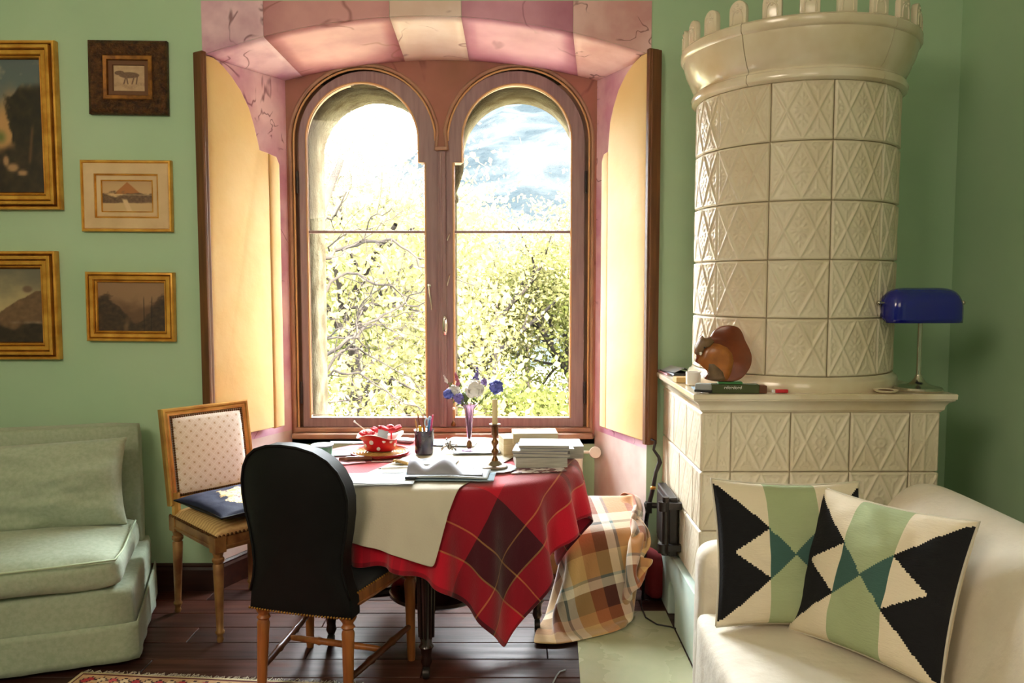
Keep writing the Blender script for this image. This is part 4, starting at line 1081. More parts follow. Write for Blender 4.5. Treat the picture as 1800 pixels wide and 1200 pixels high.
P = np.zeros((len(stn), len(prof) + 1, 3))
for j, (yy, s_) in enumerate(stn):
    for i, (x, z) in enumerate(prof + prof[:1]):
        zz = z if z < 0.3 else 0.3 + (z - 0.3) * (0.55 + 0.45 * s_); xx = 1.36 + (x - 1.36) * s_
        P[j, i] = (xx, yy, zz)
q = B().grid(P); q.f.append(tuple(range(len(prof)))[::-1]); q.f.append(tuple((len(stn) - 1) * (len(prof) + 1) + i for i in range(len(prof))))
ws(q.mesh('backrest', True), 'backrest', subsurf=2)
me = softbox(0.72, 0.15, 0.60, 0.06, 12, 0.0, 0.0, 0.004, 6.0); me.transform(Matrix.Translation((0.968, 2.57, 0.055))); ws(me, 'arm', subsurf=1)
me = softbox(0.76, 0.15, 0.60, 0.06, 12, 0.0, 0.0, 0.004, 8.0); me.transform(Matrix.Translation((0.95, 0.74, 0.055))); ws(me, 'arm', subsurf=1)
for x in (0.62, 1.42):
    for y_ in (0.74, 2.56): B().lathe([(0.018, 0), (0.026, 0.03), (0.03, 0.065)], (x - 1.0, y_ - 1.6, 0), 12).build('foot', 'mahogany', t, smooth=50)

# ------------------------------------------------------------------ two geometric cushions
K_BLACK, K_CREAM, K_SAGE, K_TEAL = rgb(13, 12, 17), rgb(230, 216, 192), rgb(166, 178, 138), rgb(62, 96, 90)
def kilim(u, v):
    s_ = min(u, 1 - u); a = abs(v - 0.5)
    if s_ > 0.335:
        return K_TEAL if a < 0.165 * (1 - (s_ - 0.335) / 0.165) else K_SAGE
    if a > 0.475 - 0.30 * s_ / 0.335: return K_CREAM
    if a < 0.165 * (s_ - 0.09) / 0.245: return K_CREAM
    return K_BLACK
def cushion(lab, loc, rz, lean, w, h, th, seed, roll=0.0):
    n = 88
    fr, bk = pillow_pts(w, h, th, n, 0.36, 0.07, 0.010, seed)
    t = thing('patterned_cushion', lab, 'cushion', loc, rz, 'kilim cushions on the white sofa')
    M = Matrix.Rotation(-lean, 4, 'X') @ Matrix.Rotation(roll, 4, 'Y')
    for nm, g_ in (('front_cover', fr), ('back_cover', bk)):
        me = bpy.data.meshes.new(nm); q = B().grid(g_); me.from_pydata(q.v, [], q.f); me.transform(M)
        colour_faces(me, lambda p: kilim(((p.index % n) + 0.5) / n, ((p.index // n) + 0.5) / n) if nm == 'front_cover' else K_CREAM)
        finish(me, True); put(nm, me, 'kilim', t)
    # sewn edge
    ed = [fr[0, i] for i in range(n)] + [fr[j, n] for j in range(n)] + [fr[n, n - i] for i in range(n)] + [fr[n - j, 0] for j in range(n)]
    B().tube([M @ Vector(p) for p in ed[::4] + [ed[0]]], 0.004, 6, cap=False).build('seam', 'linen', t, smooth=True)
    return t
cushion('black, cream and sage kilim cushion leaning on the sofa arm by the stove', (0.845, 2.33, 0.468), R(-1), R(17), 0.46, 0.44, 0.15, 1.0, R(1))
cushion('black, cream and sage kilim cushion in front, leaning on the sofa back', (0.955, 2.13, 0.472), R(-60), R(22), 0.47, 0.44, 0.16, 2.0, R(-2))

# ------------------------------------------------------------------ turned legs
def turned(q, p0, p1, prof, n=14):
    p0, p1 = Vector(p0), Vector(p1); q.tube([p0.lerp(p1, a) for a, _ in prof], [r for _, r in prof], n); return q
GILT = [(0, 0.012), (0.03, 0.015), (0.05, 0.012), (0.08, 0.014), (0.10, 0.019), (0.12, 0.019), (0.135, 0.0145), (0.5, 0.0185), (0.86, 0.0225), (0.875, 0.018), (0.90, 0.025), (0.93, 0.025), (0.945, 0.019), (0.955, 0.019), (1.0, 0.024)]

# gilt chair: local +y faces the sitter's front
GC = Vector((-1.238, 3.548, 0)); fdir = Vector((0.745, -0.667, 0)); ang = math.atan2(fdir.y, fdir.x) - math.pi / 2
t = thing('gilt_chair', 'gilded chair with cream patterned square back beside the window', 'chair', GC, ang)
# sitter's right is +x in this frame; the rear legs at y=-0.21
WF, WR_, DF, DR = 0.21, 0.185, 0.20, -0.22
for (x, y_) in ((-WF, DF), (WF, DF)): turned(B(), (x, y_, 0), (x, y_, 0.385), GILT).build('leg', 'gilt_worn', t, smooth=40)
for (x, y_) in ((-WR_, DR), (WR_, DR)): turned(B(), (x, y_ - 0.015, 0), (x, y_ + 0.005, 0.385), GILT).build('leg', 'gilt_worn', t, smooth=40)
q = B()
for (x, y_) in ((-WF, DF), (WF, DF), (-WR_, DR), (WR_, DR)): q.box(x - 0.026, x + 0.026, y_ - 0.026, y_ + 0.026, 0.385, 0.455)
def rail(q, a, b, z0, z1, w):
    d = Vector((b[0] - a[0], b[1] - a[1], 0)); L = d.length; M = Matrix.Translation((a[0], a[1], 0)) @ Matrix.Rotation(math.atan2(d.y, d.x), 4, 'Z')
    q.box(0, L, -w / 2, w / 2, z0, z1, M)
for a, b in (((-WF, DF), (WF, DF)), ((-WR_, DR), (WR_, DR)), ((-WF, DF), (-WR_, DR)), ((WF, DF), (WR_, DR))): rail(q, a, b, 0.392, 0.45, 0.036); rail(q, a, b, 0.40, 0.412, 0.044)
q.build('seat_rail', 'gilt_worn', t, bevel=0.003)
# upholstered seat
P = np.zeros((17, 17, 3))
for j in range(17):
    for i in range(17):
        u, v = -1 + i / 8, -1 + j / 8; hw_ = WR_ + (WF - WR_) * (v + 1) / 2 + 0.018
        P[j, i] = (u * hw_, DR + (DF - DR) * (v + 1) / 2 + 0.018 * v, 0.452 + 0.045 * (max(0, 1 - abs(u) ** 5) * max(0, 1 - abs(v) ** 5)) ** 0.5)
q = B().grid(P); q.build('seat', 'seat_silk', t, smooth=True, solid=0.004)
q = B()
for a, b in (((-WF - .02, DF + .02), (WF + .02, DF + .02)), ((-WF - .02, DF + .02), (-WR_ - .02, DR - .02)), ((WF + .02, DF + .02), (WR_ + .02, DR - .02))):
    for k in range(26): q.ell((a[0] + (b[0] - a[0]) * k / 25, a[1] + (b[1] - a[1]) * k / 25, 0.455), (0.0065, 0.0065, 0.0065), 6, 4)
tag(q.build('seat_nails', 'dark_nail', t, smooth=True), kind='stuff')
# back: raked frame, padded panel, row of nails
MB = Matrix.Translation((0, DR - 0.005, 0.50)) @ Matrix.Rotation(R(9), 4, 'X')
q = B()
for s_ in (-1, 1): q.tube([(s_ * WR_, DR, 0.44), (s_ * WR_, DR - 0.004, 0.56)], 0.02, 8)
q.build('back_post', 'gilt_wood', t, smooth=40)
BW, BH = 0.43, 0.44
q = frame_loft(BW, BH, [(0, -0.02), (0, 0.012), (0.006, 0.02), (0.014, 0.02), (0.018, 0.014), (0.026, 0.016), (0.034, 0.014), (0.038, 0.004), (0.038, -0.02)])
q.xform(MB @ Matrix.Translation((0, 0.0, BH / 2)) @ Matrix.Rotation(math.pi, 4, 'Z')); q.build('back_frame', 'gilt_wood', t, smooth=25)
fr, bk = pillow_pts(BW - 0.07, BH - 0.07, 0.075, 24, 0.24, 0.0, 0.0)
q = B().grid(fr); M2 = MB @ Matrix.Translation((0, 0, 0.035)) @ Matrix.Rotation(math.pi, 4, 'Z'); q.xform(M2); q.build('back_panel', 'damask', t, smooth=True)
q = B().box(-BW / 2 + 0.03, BW / 2 - 0.03, -0.014, -0.006, 0.03, BH - 0.03, MB); q.build('back_lining', 'seat_silk', t)
q = B(); pw_, ph_ = BW / 2 - 0.043, BH / 2 - 0.043
for k in range(34):
    s_ = -1 + 2 * k / 33
    for p in ((s_ * pw_, ph_), (s_ * pw_, -ph_), (pw_, s_ * ph_), (-pw_, s_ * ph_)): q.ell(MB @ Vector((p[0], 0.014, BH / 2 + p[1])), (0.0058, 0.0058, 0.0058), 6, 4)
tag(q.build('back_nails', 'dark_nail', t, smooth=True), kind='stuff')

# navy cushion with a pale printed patch on the gilt chair
mk('navy_print', rgb(255, 255, 255), 0.75, attr='col', bump=(140, 0.2, 0.003))
ct = thing('seat_pad', 'navy blue cushion with pale printed figure on the gilt chair', 'cushion', GC + Vector((0, 0, 0.49)), ang)
n = 60; fr, bk = pillow_pts(0.43, 0.42, 0.085, n, 0.42, 0.05, 0.008, 6.6)
def navy(u, v):
    k = math.hypot((u - 0.52) / 0.42, (v - 0.62) / 0.45) + 0.5 * (vn(u * 5, v * 5, 2) - 0.5)
    if k < 0.62:
        w_ = vn(u * 9, v * 9, 8); return rgb(120, 96, 104) if w_ > 0.60 else rgb(226, 200, 150) if w_ > 0.40 else rgb(196, 160, 104)
    return rgb(15, 25, 56)
ML = Matrix.Translation((0.0, -0.185, 0.042)) @ Matrix.Rotation(R(-90), 4, 'X')
for nm, g_ in (('top_cover', fr), ('under_cover', bk)):
    me = bpy.data.meshes.new(nm); q = B().grid(g_); me.from_pydata(q.v, [], q.f); me.transform(Matrix.Rotation(R(-90), 4, 'X')); me.transform(Matrix.Translation((0.0, -0.175, 0.047)))
    colour_faces(me, lambda p: navy(((p.index % n) + 0.5) / n, ((p.index // n) + 0.5) / n) if nm == 'top_cover' else rgb(14, 20, 40))
    finish(me, True); put(nm, me, 'navy_print', ct)
ed = [fr[0, i] for i in range(n)] + [fr[j, n] for j in range(n)] + [fr[n, n - i] for i in range(n)] + [fr[n - j, 0] for j in range(n)]
q = B().tube([Matrix.Translation((0, -0.175, 0.047)) @ Matrix.Rotation(R(-90), 4, 'X') @ Vector(p) for p in ed[::4] + [ed[0]]], 0.004, 6, cap=False); q.build('cord_edge', 'black_cloth', ct, smooth=True)

# ------------------------------------------------------------------ black upholstered chair, seen from behind
t = thing('black_chair', 'black upholstered chair with rounded back pulled up to the table', 'chair', (-0.675, 2.95, 0), R(-15))
BL = [(0, 0.014), (0.04, 0.016), (0.7, 0.021), (0.8, 0.023), (0.84, 0.018), (0.86, 0.025), (0.885, 0.019), (0.90, 0.019), (0.93, 0.027), (0.95, 0.03), (1.0, 0.03)]
for s_ in (-1, 1):
    turned(B(), (s_ * 0.172, -0.235, 0), (s_ * 0.165, -0.215, 0.362), BL).build('leg', 'beech', t, smooth=40)
    turned(B(), (s_ * 0.225, 0.21, 0), (s_ * 0.222, 0.205, 0.40), BL).build('leg', 'beech', t, smooth=40)
STR = [(0, 0.007), (0.06, 0.011), (0.3, 0.0125), (0.33, 0.016), (0.36, 0.0125), (0.64, 0.0125), (0.67, 0.016), (0.70, 0.0125), (0.94, 0.011), (1, 0.007)]
for s_ in (-1, 1): turned(B(), (s_ * 0.170, -0.225, 0.125), (s_ * 0.224, 0.208, 0.145), STR).build('stretcher', 'beech_dark', t, smooth=40)
turned(B(), (-0.196, 0.0, 0.136), (0.196, 0.0, 0.136), STR).build('stretcher', 'beech', t, smooth=40)
q = B()
for a, b in (((-0.225, 0.21), (0.225, 0.21)), ((-0.225, 0.21), (-0.175, -0.20)), ((0.225, 0.21), (0.175, -0.20))): rail(q, a, b, 0.375, 0.425, 0.034); rail(q, a, b, 0.383, 0.392, 0.042)
for s_ in (-1, 1): q.box(s_ * 0.222 - 0.028, s_ * 0.222 + 0.028, 0.178, 0.234, 0.40, 0.428)
q.build('seat_rail', 'beech', t, bevel=0.003)
P = np.zeros((17, 17, 3))
for j in range(17):
    for i in range(17):
        u, v = -1 + i / 8, -1 + j / 8; hw_ = 0.175 + (0.225 - 0.175) * (v + 1) / 2 + 0.012
        P[j, i] = (u * hw_, 0.01 + 0.225 * v, 0.426 + 0.055 * (max(0, 1 - abs(u) ** 5) * max(0, 1 - abs(v) ** 5)) ** 0.5)
B().grid(P).build('seat', 'navy_velvet', t, smooth=True, solid=0.004)
half = [(x * 1.04, z) for x, z in [(0.190, 0.352), (0.186, 0.42), (0.170, 0.475), (0.163, 0.52), (0.167, 0.58), (0.178, 0.64), (0.190, 0.71), (0.194, 0.77), (0.188, 0.82), (0.172, 0.868), (0.145, 0.908), (0.105, 0.938), (0.055, 0.955), (0.0, 0.960)]]
def outline_at(z):
    for (x0, z0), (x1, z1) in zip(half[:-1], half[1:]):
        if z0 <= z <= z1: return x0 + (x1 - x0) * (z - z0) / (z1 - z0)
    return 0
ol = [(x, z) for x, z in half] + [(-x, z) for x, z in half[::-1][1:]]
def cv(z): return 0.010 + 0.035 * max(0.0, min(1.0, (z - 0.38) / 0.25))
def curved_back(y0, y1, bul, name, mat, par, sc=1.0, smooth=40):
    """padded back: outline filled by a radial grid, edges rounded, bulging by bul on both faces"""
    q = B(); N = len(ol); c = (0, 0.66); rings = [0.0, 0.3, 0.55, 0.75, 0.88, 0.96, 1.0]
    for sgn, yy in ((-1, y0), (1, y1)):
        vs_ = []
        for r in rings:
            for x, z in ol:
                xx, zz = c[0] + (x - c[0]) * r * sc, c[1] + (z - c[1]) * r * sc
                vs_.append((xx, yy + sgn * bul * (1 - r ** 4) - 0.10 * max(0, zz - 0.4) + (cv(zz) * (xx / 0.19) ** 2), zz))
                vs_[-1] = (vs_[-1][0] - 0.04 * max(0, zz - 0.42), vs_[-1][1], zz)
        fs = [(k * N + i, k * N + (i + 1) % N, (k + 1) * N + (i + 1) % N, (k + 1) * N + i) for k in range(len(rings) - 1) for i in range(N)]
        q.add(vs_, fs)
    m = len(rings) * N
    q.f += [((len(rings) - 1) * N + i, (len(rings) - 1) * N + (i + 1) % N, m + (len(rings) - 1) * N + (i + 1) % N, m + (len(rings) - 1) * N + i) for i in range(N)]
    return q.build(name, mat, par, smooth=smooth, bevel=0.006)
bb = curved_back(-0.265, -0.195, 0.014, 'backrest', 'black_cloth', t)
e3 = [(x - 0.04 * max(0, z - 0.42), -0.268 - 0.10 * max(0, z - 0.4) + cv(z) * (x / 0.19) ** 2, z) for x, z in ol]
B().tube(e3[1:-1], 0.005, 8).build('back_piping', 'black_cloth', bb, smooth=True)
q = B()
for k in range(36):
    x = -0.194 + 0.388 * k / 35; q.ell((x, -0.271 + 0.010 * (x / 0.19) ** 2, 0.360), (0.0048, 0.0048, 0.0048), 6, 4)
tag(q.build('back_nails', 'brass_nail', t, smooth=True), kind='stuff')
q = B()
for s_ in (-1, 1):
    for k in range(30): q.ell((s_ * (0.196 + 0.05 * k / 29), -0.20 + 0.43 * k / 29, 0.430), (0.0042, 0.0042, 0.0042), 6, 4)
tag(q.build('seat_nails', 'brass_nail', t, smooth=True), kind='stuff')
q = B(); q.box(-0.16, 0.16, -0.215, -0.185, 0.356, 0.40); q.build('back_rail', 'beech', t, bevel=0.003)

# ------------------------------------------------------------------ oval table
TX, TY, TA, TB_, TZ = -0.315, 3.285, 0.60, 0.50, 0.765
t = thing('oval_table', 'dark mahogany oval table under the red plaid cloth', 'table', (TX, TY, 0))
B().lathe([(0.0, TZ - 0.03), (0.93, TZ - 0.03), (0.985, TZ - 0.022), (1.0, TZ - 0.012), (0.985, TZ), (0.0, TZ)], n=64).xform(Matrix.Diagonal((TA - 0.035, TB_ - 0.035, 1, 1))).build('table_top', 'mahogany', t, smooth=40)
q = B(); q.lathe([(0.80, TZ - 0.10), (0.80, TZ - 0.03)], n=48, cap=False).xform(Matrix.Diagonal((TA, TB_, 1, 1))); q.build('apron', 'mahogany', t, solid=0.02)
TL = [(0, 0.014), (0.03, 0.022), (0.06, 0.018), (0.10, 0.022), (0.12, 0.030), (0.14, 0.022), (0.5, 0.028), (0.86, 0.036), (0.88, 0.028), (0.90, 0.038), (0.94, 0.038), (1.0, 0.034)]
for x, y_ in ((-0.012, -0.335), (0.425, 0.10), (-0.015, 0.34), (-0.44, -0.05)):
    q = B(); turned(q, (x, y_, 0.045), (x, y_, TZ - 0.05), TL, 16)
    for k in range(8): a = k * math.pi / 4; q.tube([(x + 0.026 * math.cos(a), y_ + 0.026 * math.sin(a), 0.16), (x + 0.036 * math.cos(a), y_ + 0.036 * math.sin(a), 0.64)], 0.005, 6)
    lg = q.build('leg', 'mahogany', t, smooth=40)
    c = B(); c.lathe([(0.0, -0.012), (0.022, -0.012), (0.024, 0), (0.022, 0.012), (0, 0.012)], n=16); c.xform(Matrix.Translation((x, y_ - 0.012, 0.025)) @ Matrix.Rotation(R(90), 4, 'Y'))
    c.build('caster', 'iron', lg, smooth=40)
# low platform tying the legs together
q = B(); q.lathe([(0, 0.20), (0.19, 0.20), (0.205, 0.21), (0.205, 0.225), (0.19, 0.235), (0, 0.235)], n=32); q.build('platform', 'mahogany', t, smooth=40)
for x, y_ in ((-0.012, -0.335), (0.425, 0.10), (-0.015, 0.34), (-0.44, -0.05)):
    B().tube([(x * 0.35, y_ * 0.35, 0.217), (x * 0.7, y_ * 0.7, 0.205), (x, y_, 0.20)], [0.02, 0.018, 0.016], 8).build('cross_stretcher', 'mahogany', t, smooth=40)

# ------------------------------------------------------------------ plaid tablecloth, laid out flat and let fall over the table
RED, DRK, YEL, MID = rgb(196, 24, 48), rgb(74, 20, 32), rgb(190, 140, 84), rgb(150, 22, 42)
def symst(l):  # mirror a half list given from the hem inward (0..0.5)
    out = list(l)
    for k in range(len(l) - 1, 0, -1):
        out.append((1 - l[k][0], l[k - 1][1]))
    return out
HEM = rgb(96, 14, 28)
ST = [(0.0, HEM), (0.008, RED), (0.085, YEL), (0.089, DRK), (0.150, YEL), (0.156, DRK), (0.255, RED), (0.44, MID), (0.46, RED)]
ST = symst(ST)
plaid('plaid_cloth', ST, ST, 0.9, 0.35)
CS, NN = 1.52, 50
th = R(-16)
ca, sa = math.cos(th), math.sin(th)
def table_collide(off, rad=None, cloth_r=None):
    def f(X):
        dx, dy = (X[:, 0] - TX), (X[:, 1] - TY)
        q_ = np.sqrt((dx / (TA + off)) ** 2 + (dy / (TB_ + off)) ** 2) + 1e-9
        top = TZ + 0.003 + off
        ztop = top - 0.018 * np.clip((q_ - 0.955) / 0.045, 0, 1) ** 2        # rounded rim
        up = (q_ < 1) & (X[:, 2] < ztop) & (X[:, 2] > top - 0.05)
        X[up, 2] = ztop[up]
        lim_q = 1.0 - 0.12 * np.clip((top - 0.15 - X[:, 2]) / 0.5, 0, 1)
        side = (q_ < lim_q) & (X[:, 2] <= top - 0.05)
        if side.any():
            k_ = 1 + np.minimum(lim_q[side] / q_[side] - 1, 0.03)
            X[side, 0] = TX + dx[side] * k_; X[side, 1] = TY + dy[side] * k_
        up = up & (q_ < 0.94)
        if cloth_r is not None:
            a = np.arctan2(dy, dx); ia = ((a + math.pi) / (2 * math.pi) * cloth_r.shape[0]).astype(int) % cloth_r.shape[0]
            iz = np.clip(((top - X[:, 2]) / 0.03).astype(int), 0, cloth_r.shape[1] - 1)
            lim = cloth_r[ia, iz]; rr = np.sqrt(dx * dx + dy * dy) + 1e-9
            bad = (rr < lim) & (X[:, 2] < top - 0.002) & (lim > 0)
            X[bad, 0] = TX + dx[bad] / rr[bad] * lim[bad]; X[bad, 1] = TY + dy[bad] / rr[bad] * lim[bad]
            up = up | bad
        low = X[:, 2] < 0.012
        X[low, 2] = 0.012
        return up
    return f
g1 = np.linspace(-CS / 2, CS / 2, NN)
U, V_ = np.meshgrid(g1, g1)
rs_ = np.random.RandomState(4)
P = np.stack([TX + 0.01 + U * ca - V_ * sa, TY - 0.01 + U * sa + V_ * ca, np.full_like(U, TZ + 0.006)], 2)
P[:, :, 2] += rs_.uniform(0, 0.004, U.shape)
CLOTH = drape(P, CS / (NN - 1), CS / (NN - 1), table_collide(0.0), steps=230, iters=6, bend=0.10)
tc_ = cloth_obj('tablecloth', CLOTH, 'plaid_cloth', None, 0.003, 2)
tag(tc_, 'red and dark maroon plaid tablecloth hanging in folds over the table', 'tablecloth')

# cream linen runner over it
A_, Z_ = 150, 40
cr = np.zeros((A_, Z_)); X = CLOTH.reshape(-1, 3)
dx, dy = X[:, 0] - TX, X[:, 1] - TY
ia = ((np.arctan2(dy, dx) + math.pi) / (2 * math.pi) * A_).astype(int) % A_; iz = np.clip(((TZ + 0.011 - X[:, 2]) / 0.03).astype(int), 0, Z_ - 1)
np.maximum.at(cr, (ia, iz), np.sqrt(dx * dx + dy * dy))
for _ in range(3): cr = np.maximum(cr, np.maximum(np.roll(cr, 1, 0), np.roll(cr, -1, 0)) - 0.002)
for k in range(1, Z_): cr[:, k] = np.where(cr[:, k] > 0, cr[:, k], 0)
cr[cr > 0] += 0.010
cr[:, 0] = 0
RL_, RW_ = 1.20, 0.43
ax = Vector((0.36, 0.933, 0)).normalized(); ay = Vector((ax.y, -ax.x, 0))
nu, nv_ = 16, 44
org = Vector((-0.425, 2.79, 0)) - ax * 0.20
P = np.zeros((nv_, nu, 3))
for j in range(nv_):
    for i in range(nu):
        p = org + ax * (RL_ * j / (nv_ - 1)) + ay * (RW_ * (i / (nu - 1) - 0.5)); P[j, i] = (p.x, p.y, TZ + 0.016)
RUN = drape(P, RW_ / (nu - 1), RL_ / (nv_ - 1), table_collide(0.007, None, cr), steps=170, iters=6, bend=0.15)
tag(cloth_obj('linen_runner', RUN, 'linen', None, 0.002, 2), 'cream linen runner laid across the plaid tablecloth, hem hanging in front', 'table runner')

# ------------------------------------------------------------------ plaid blanket thrown over a low stool
t = thing('low_stool', 'low dark stool hidden under the plaid blanket', 'stool', (0.426, 3.64, 0))
SX0, SX1, SY0_, SY1_ = 0.262, 0.590, 3.48, 3.80
def stool_top(y): return 0.37 + 0.12 * max(0.0, min(1.0, (y - SY0_) / (SY1_ - SY0_))) ** 0.8
q = B(); 
vs_ = [(SX0 + .02, SY0_ + .02, 0.30), (SX1 - .02, SY0_ + .02, 0.30), (SX1 - .02, SY1_ - .02, 0.30), (SX0 + .02, SY1_ - .02, 0.30)]
q.add(vs_ + [(x, y_, stool_top(y_) - 0.012) for x, y_, _ in vs_], [(3, 2, 1, 0), (4, 5, 6, 7), (0, 1, 5, 4), (1, 2, 6, 5), (2, 3, 7, 6), (3, 0, 4, 7)])
q.build('seat', 'mahogany', t, world=True, bevel=0.02)
for x in (SX0 + 0.05, SX1 - 0.05):
    for y_ in (SY0_ + 0.05, SY1_ - 0.05): q = B().lathe([(0.016, 0), (0.02, 0.15), (0.024, 0.31)], (x, y_, 0.006), 10); q.build('leg', 'mahogany', t, world=True, smooth=40)
TAN, BRN, CRM, TEA, RST, DBR = rgb(214, 172, 112), rgb(150, 94, 60), rgb(238, 226, 204), rgb(112, 136, 132), rgb(176, 104, 66), rgb(86, 46, 38)
bx_ = [(0, TAN), (0.10, BRN), (0.17, CRM), (0.21, TEA), (0.225, CRM), (0.27, TAN), (0.36, RST), (0.43, DBR), (0.50, CRM), (0.54, TEA), (0.555, TAN), (0.66, BRN), (0.74, CRM), (0.78, TEA), (0.795, CRM), (0.83, RST), (0.92, TAN)]
by_ = [(0, TAN), (0.07, RST), (0.12, DBR), (0.20, CRM), (0.235, TEA), (0.25, TAN), (0.34, BRN), (0.42, CRM), (0.46, TEA), (0.475, CRM), (0.53, RST), (0.62, BRN), (0.70, CRM), (0.74, TEA), (0.755, TAN), (0.88, DBR), (0.95, TAN)]
plaid('blanket_wool', bx_, by_, 0.95, 0.7, weave=90)
def stool_collide(X):
    x, y_, z = X[:, 0], X[:, 1], X[:, 2]
    m = 0.012
    ins = (x > SX0 - m) & (x < SX1 + m) & (y_ > SY0_ - m) & (y_ < SY1_ + m)
    tz = 0.37 + 0.12 * np.clip((y_ - SY0_) / (SY1_ - SY0_), 0, 1) ** 0.8 + 0.006
    # rounded shoulders
    ex = np.minimum(x - SX0 + m, SX1 + m - x); ey = np.minimum(y_ - SY0_ + m, SY1_ + m - y_); e = np.minimum(ex, ey)
    tz = tz - 0.05 * np.clip(1 - e / 0.05, 0, 1) ** 2
    up = ins & (z < tz) & (z > tz - 0.09)
    X[up, 2] = tz[up]
    sd = ins & ~up & (z < tz)
    dl, dr_, df, db = x - (SX0 - m), (SX1 + m) - x, y_ - (SY0_ - m), (SY1_ + m) - y_
    mn = np.minimum(np.minimum(dl, dr_), np.minimum(df, db))
    for cond, ax_, val in ((dl, 0, SX0 - m), (dr_, 0, SX1 + m), (df, 1, SY0_ - m), (db, 1, SY1_ + m)):
        k = sd & (cond == mn); X[k, ax_] = val
    # stay clear of the niche jamb, the stove and the floor
    X[:, 0] = np.minimum(X[:, 0], 0.622)
    jb = 0.60 - 0.37 * np.clip(X[:, 1] - 3.80, 0, 1)
    k = (X[:, 1] > 3.80) & (X[:, 0] > jb); X[k, 0] = jb[k]
    low = X[:, 2] < 0.014; X[low, 2] = 0.014
    return up | low
n1, n2 = 34, 42
P = np.zeros((n2, n1, 3)); bw, bl = 0.90, 1.05; th2 = R(7)
rs_ = np.random.RandomState(2)
for j in range(n2):
    for i in range(n1):
        u, v = bw * (i / (n1 - 1) - 0.5), bl * (j / (n2 - 1) - 0.61)
        P[j, i] = (0.40 + u * math.cos(th2) - v * math.sin(th2), 3.70 + u * math.sin(th2) + v * math.cos(th2), 0.51 + 0.01 * rs_.rand())
BLK = drape(P, bw / (n1 - 1), bl / (n2 - 1), stool_collide, steps=300, iters=6, bend=0.04)
tag(cloth_obj('plaid_blanket', BLK, 'blanket_wool', None, 0.008, 2), 'brown and cream plaid wool blanket thrown over the low stool by the stove', 'blanket')

# ------------------------------------------------------------------ small things: materials
mk('white_paper', rgb(172, 178, 184), 0.8)
mk('blue_paper', rgb(146, 170, 188), 0.8)
mk('pink_paper', rgb(210, 160, 172), 0.8)
mk('ivory_paper', rgb(230, 218, 190), 0.8)
mk('page_edges', rgb(214, 196, 158), 0.85, col2=rgb(186, 166, 126), scale=6, stretch=(2, 2, 120))
mk('page_white', rgb(190, 186, 176), 0.85, col2=rgb(150, 146, 138), scale=6, stretch=(2, 2, 120))
mk('cover_cream', rgb(190, 166, 116), 0.7)
mk('cover_white', rgb(170, 170, 170), 0.5, col2=rgb(150, 150, 154), scale=8)
mk('cover_blue', rgb(104, 120, 156), 0.4, col2=rgb(164, 172, 186), scale=9, contrast=(0.45, 0.6))
mk('cover_grey', rgb(150, 150, 166), 0.5)
mk('photo_print', rgb(236, 224, 224), 0.4, col2=rgb(110, 54, 74), scale=26, contrast=(0.48, 0.56))
mk('map_print', rgb(126, 166, 188), 0.6, col2=rgb(170, 184, 190), scale=12, contrast=(0.45, 0.55))
mk('red_enamel', rgb(196, 20, 32), 0.3, coat=0.4)
mk('red_felt', rgb(206, 30, 42), 0.8)
mk('white_glaze', rgb(240, 236, 230), 0.3)
mk('straw', rgb(204, 158, 84), 0.8, col2=rgb(160, 108, 50), scale=60, bump=(80, 0.8, 0.006))
mk('red_wood', rgb(150, 40, 34), 0.4)
mk('brown_wood', rgb(120, 68, 40), 0.45, col2=rgb(90, 50, 30), scale=8)
mk('green_plastic', rgb(86, 160, 128), 0.35)
mk('pale_blue', rgb(170, 196, 220), 0.4)
mk('dark_glass', rgb(34, 26, 34), 0.12, col2=rgb(64, 46, 64), scale=18, coat=0.5)
mk('yellow_paint', rgb(236, 196, 40), 0.45)
mk('pencil_wood', rgb(196, 150, 92), 0.6)
mk('blue_plastic', rgb(58, 112, 176), 0.35)
mk('pink_plastic', rgb(216, 70, 110), 0.35)
mk('orange_paint', rgb(220, 120, 44), 0.45)
mk('silver_old', rgb(150, 140, 126), 0.35, metal=0.9)
mk('bronze', rgb(136, 96, 60), 0.32, metal=0.9, col2=rgb(96, 62, 36), scale=14)
mk('candle_wax', rgb(228, 208, 160), 0.5)
glassmat('amethyst_glass', (0.86, 0.76, 0.83, 1), 0.5)
m_ = MATS['amethyst_glass']; nt_ = m_.node_tree; o_ = [n for n in nt_.nodes if n.type == 'OUTPUT_MATERIAL'][0]; prev_ = o_.inputs[0].links[0].from_socket
d_ = nd(nt_, 'ShaderNodeBsdfTranslucent'); d_.inputs[0].default_value = rgb(206, 166, 196); x_ = nd(nt_, 'ShaderNodeMixShader'); x_.inputs[0].default_value = 0.22
nt_.links.new(prev_, x_.inputs[1]); nt_.links.new(d_.outputs[0], x_.inputs[2]); nt_.links.new(x_.outputs[0], o_.inputs[0])
mk('flower_white', rgb(226, 222, 218), 0.8)
mk('flower_violet', rgb(120, 108, 180), 0.8)
mk('flower_blue', rgb(96, 104, 186), 0.8)
mk('flower_lilac', rgb(150, 128, 186), 0.8)
mk('flower_pink', rgb(176, 100, 124), 0.8)
mk('flower_stem', rgb(110, 128, 76), 0.8)
mk('chrome', rgb(196, 190, 178), 0.22, metal=1.0)
mk('cobalt_glass', rgb(8, 16, 128), 0.14, coat=0.6)
mk('squirrel_body', rgb(255, 255, 255), 0.3, attr='col', coat=0.4)
mk('black_plastic', rgb(26, 26, 28), 0.4)
mk('grey_plastic', rgb(150, 152, 154), 0.4)
mk('olive_card', rgb(66, 74, 38), 0.6)
mk('leaf_card', rgb(52, 120, 60), 0.6)
mk('red_plastic', rgb(206, 44, 58), 0.35)
mk('kraft', rgb(188, 154, 96), 0.75)
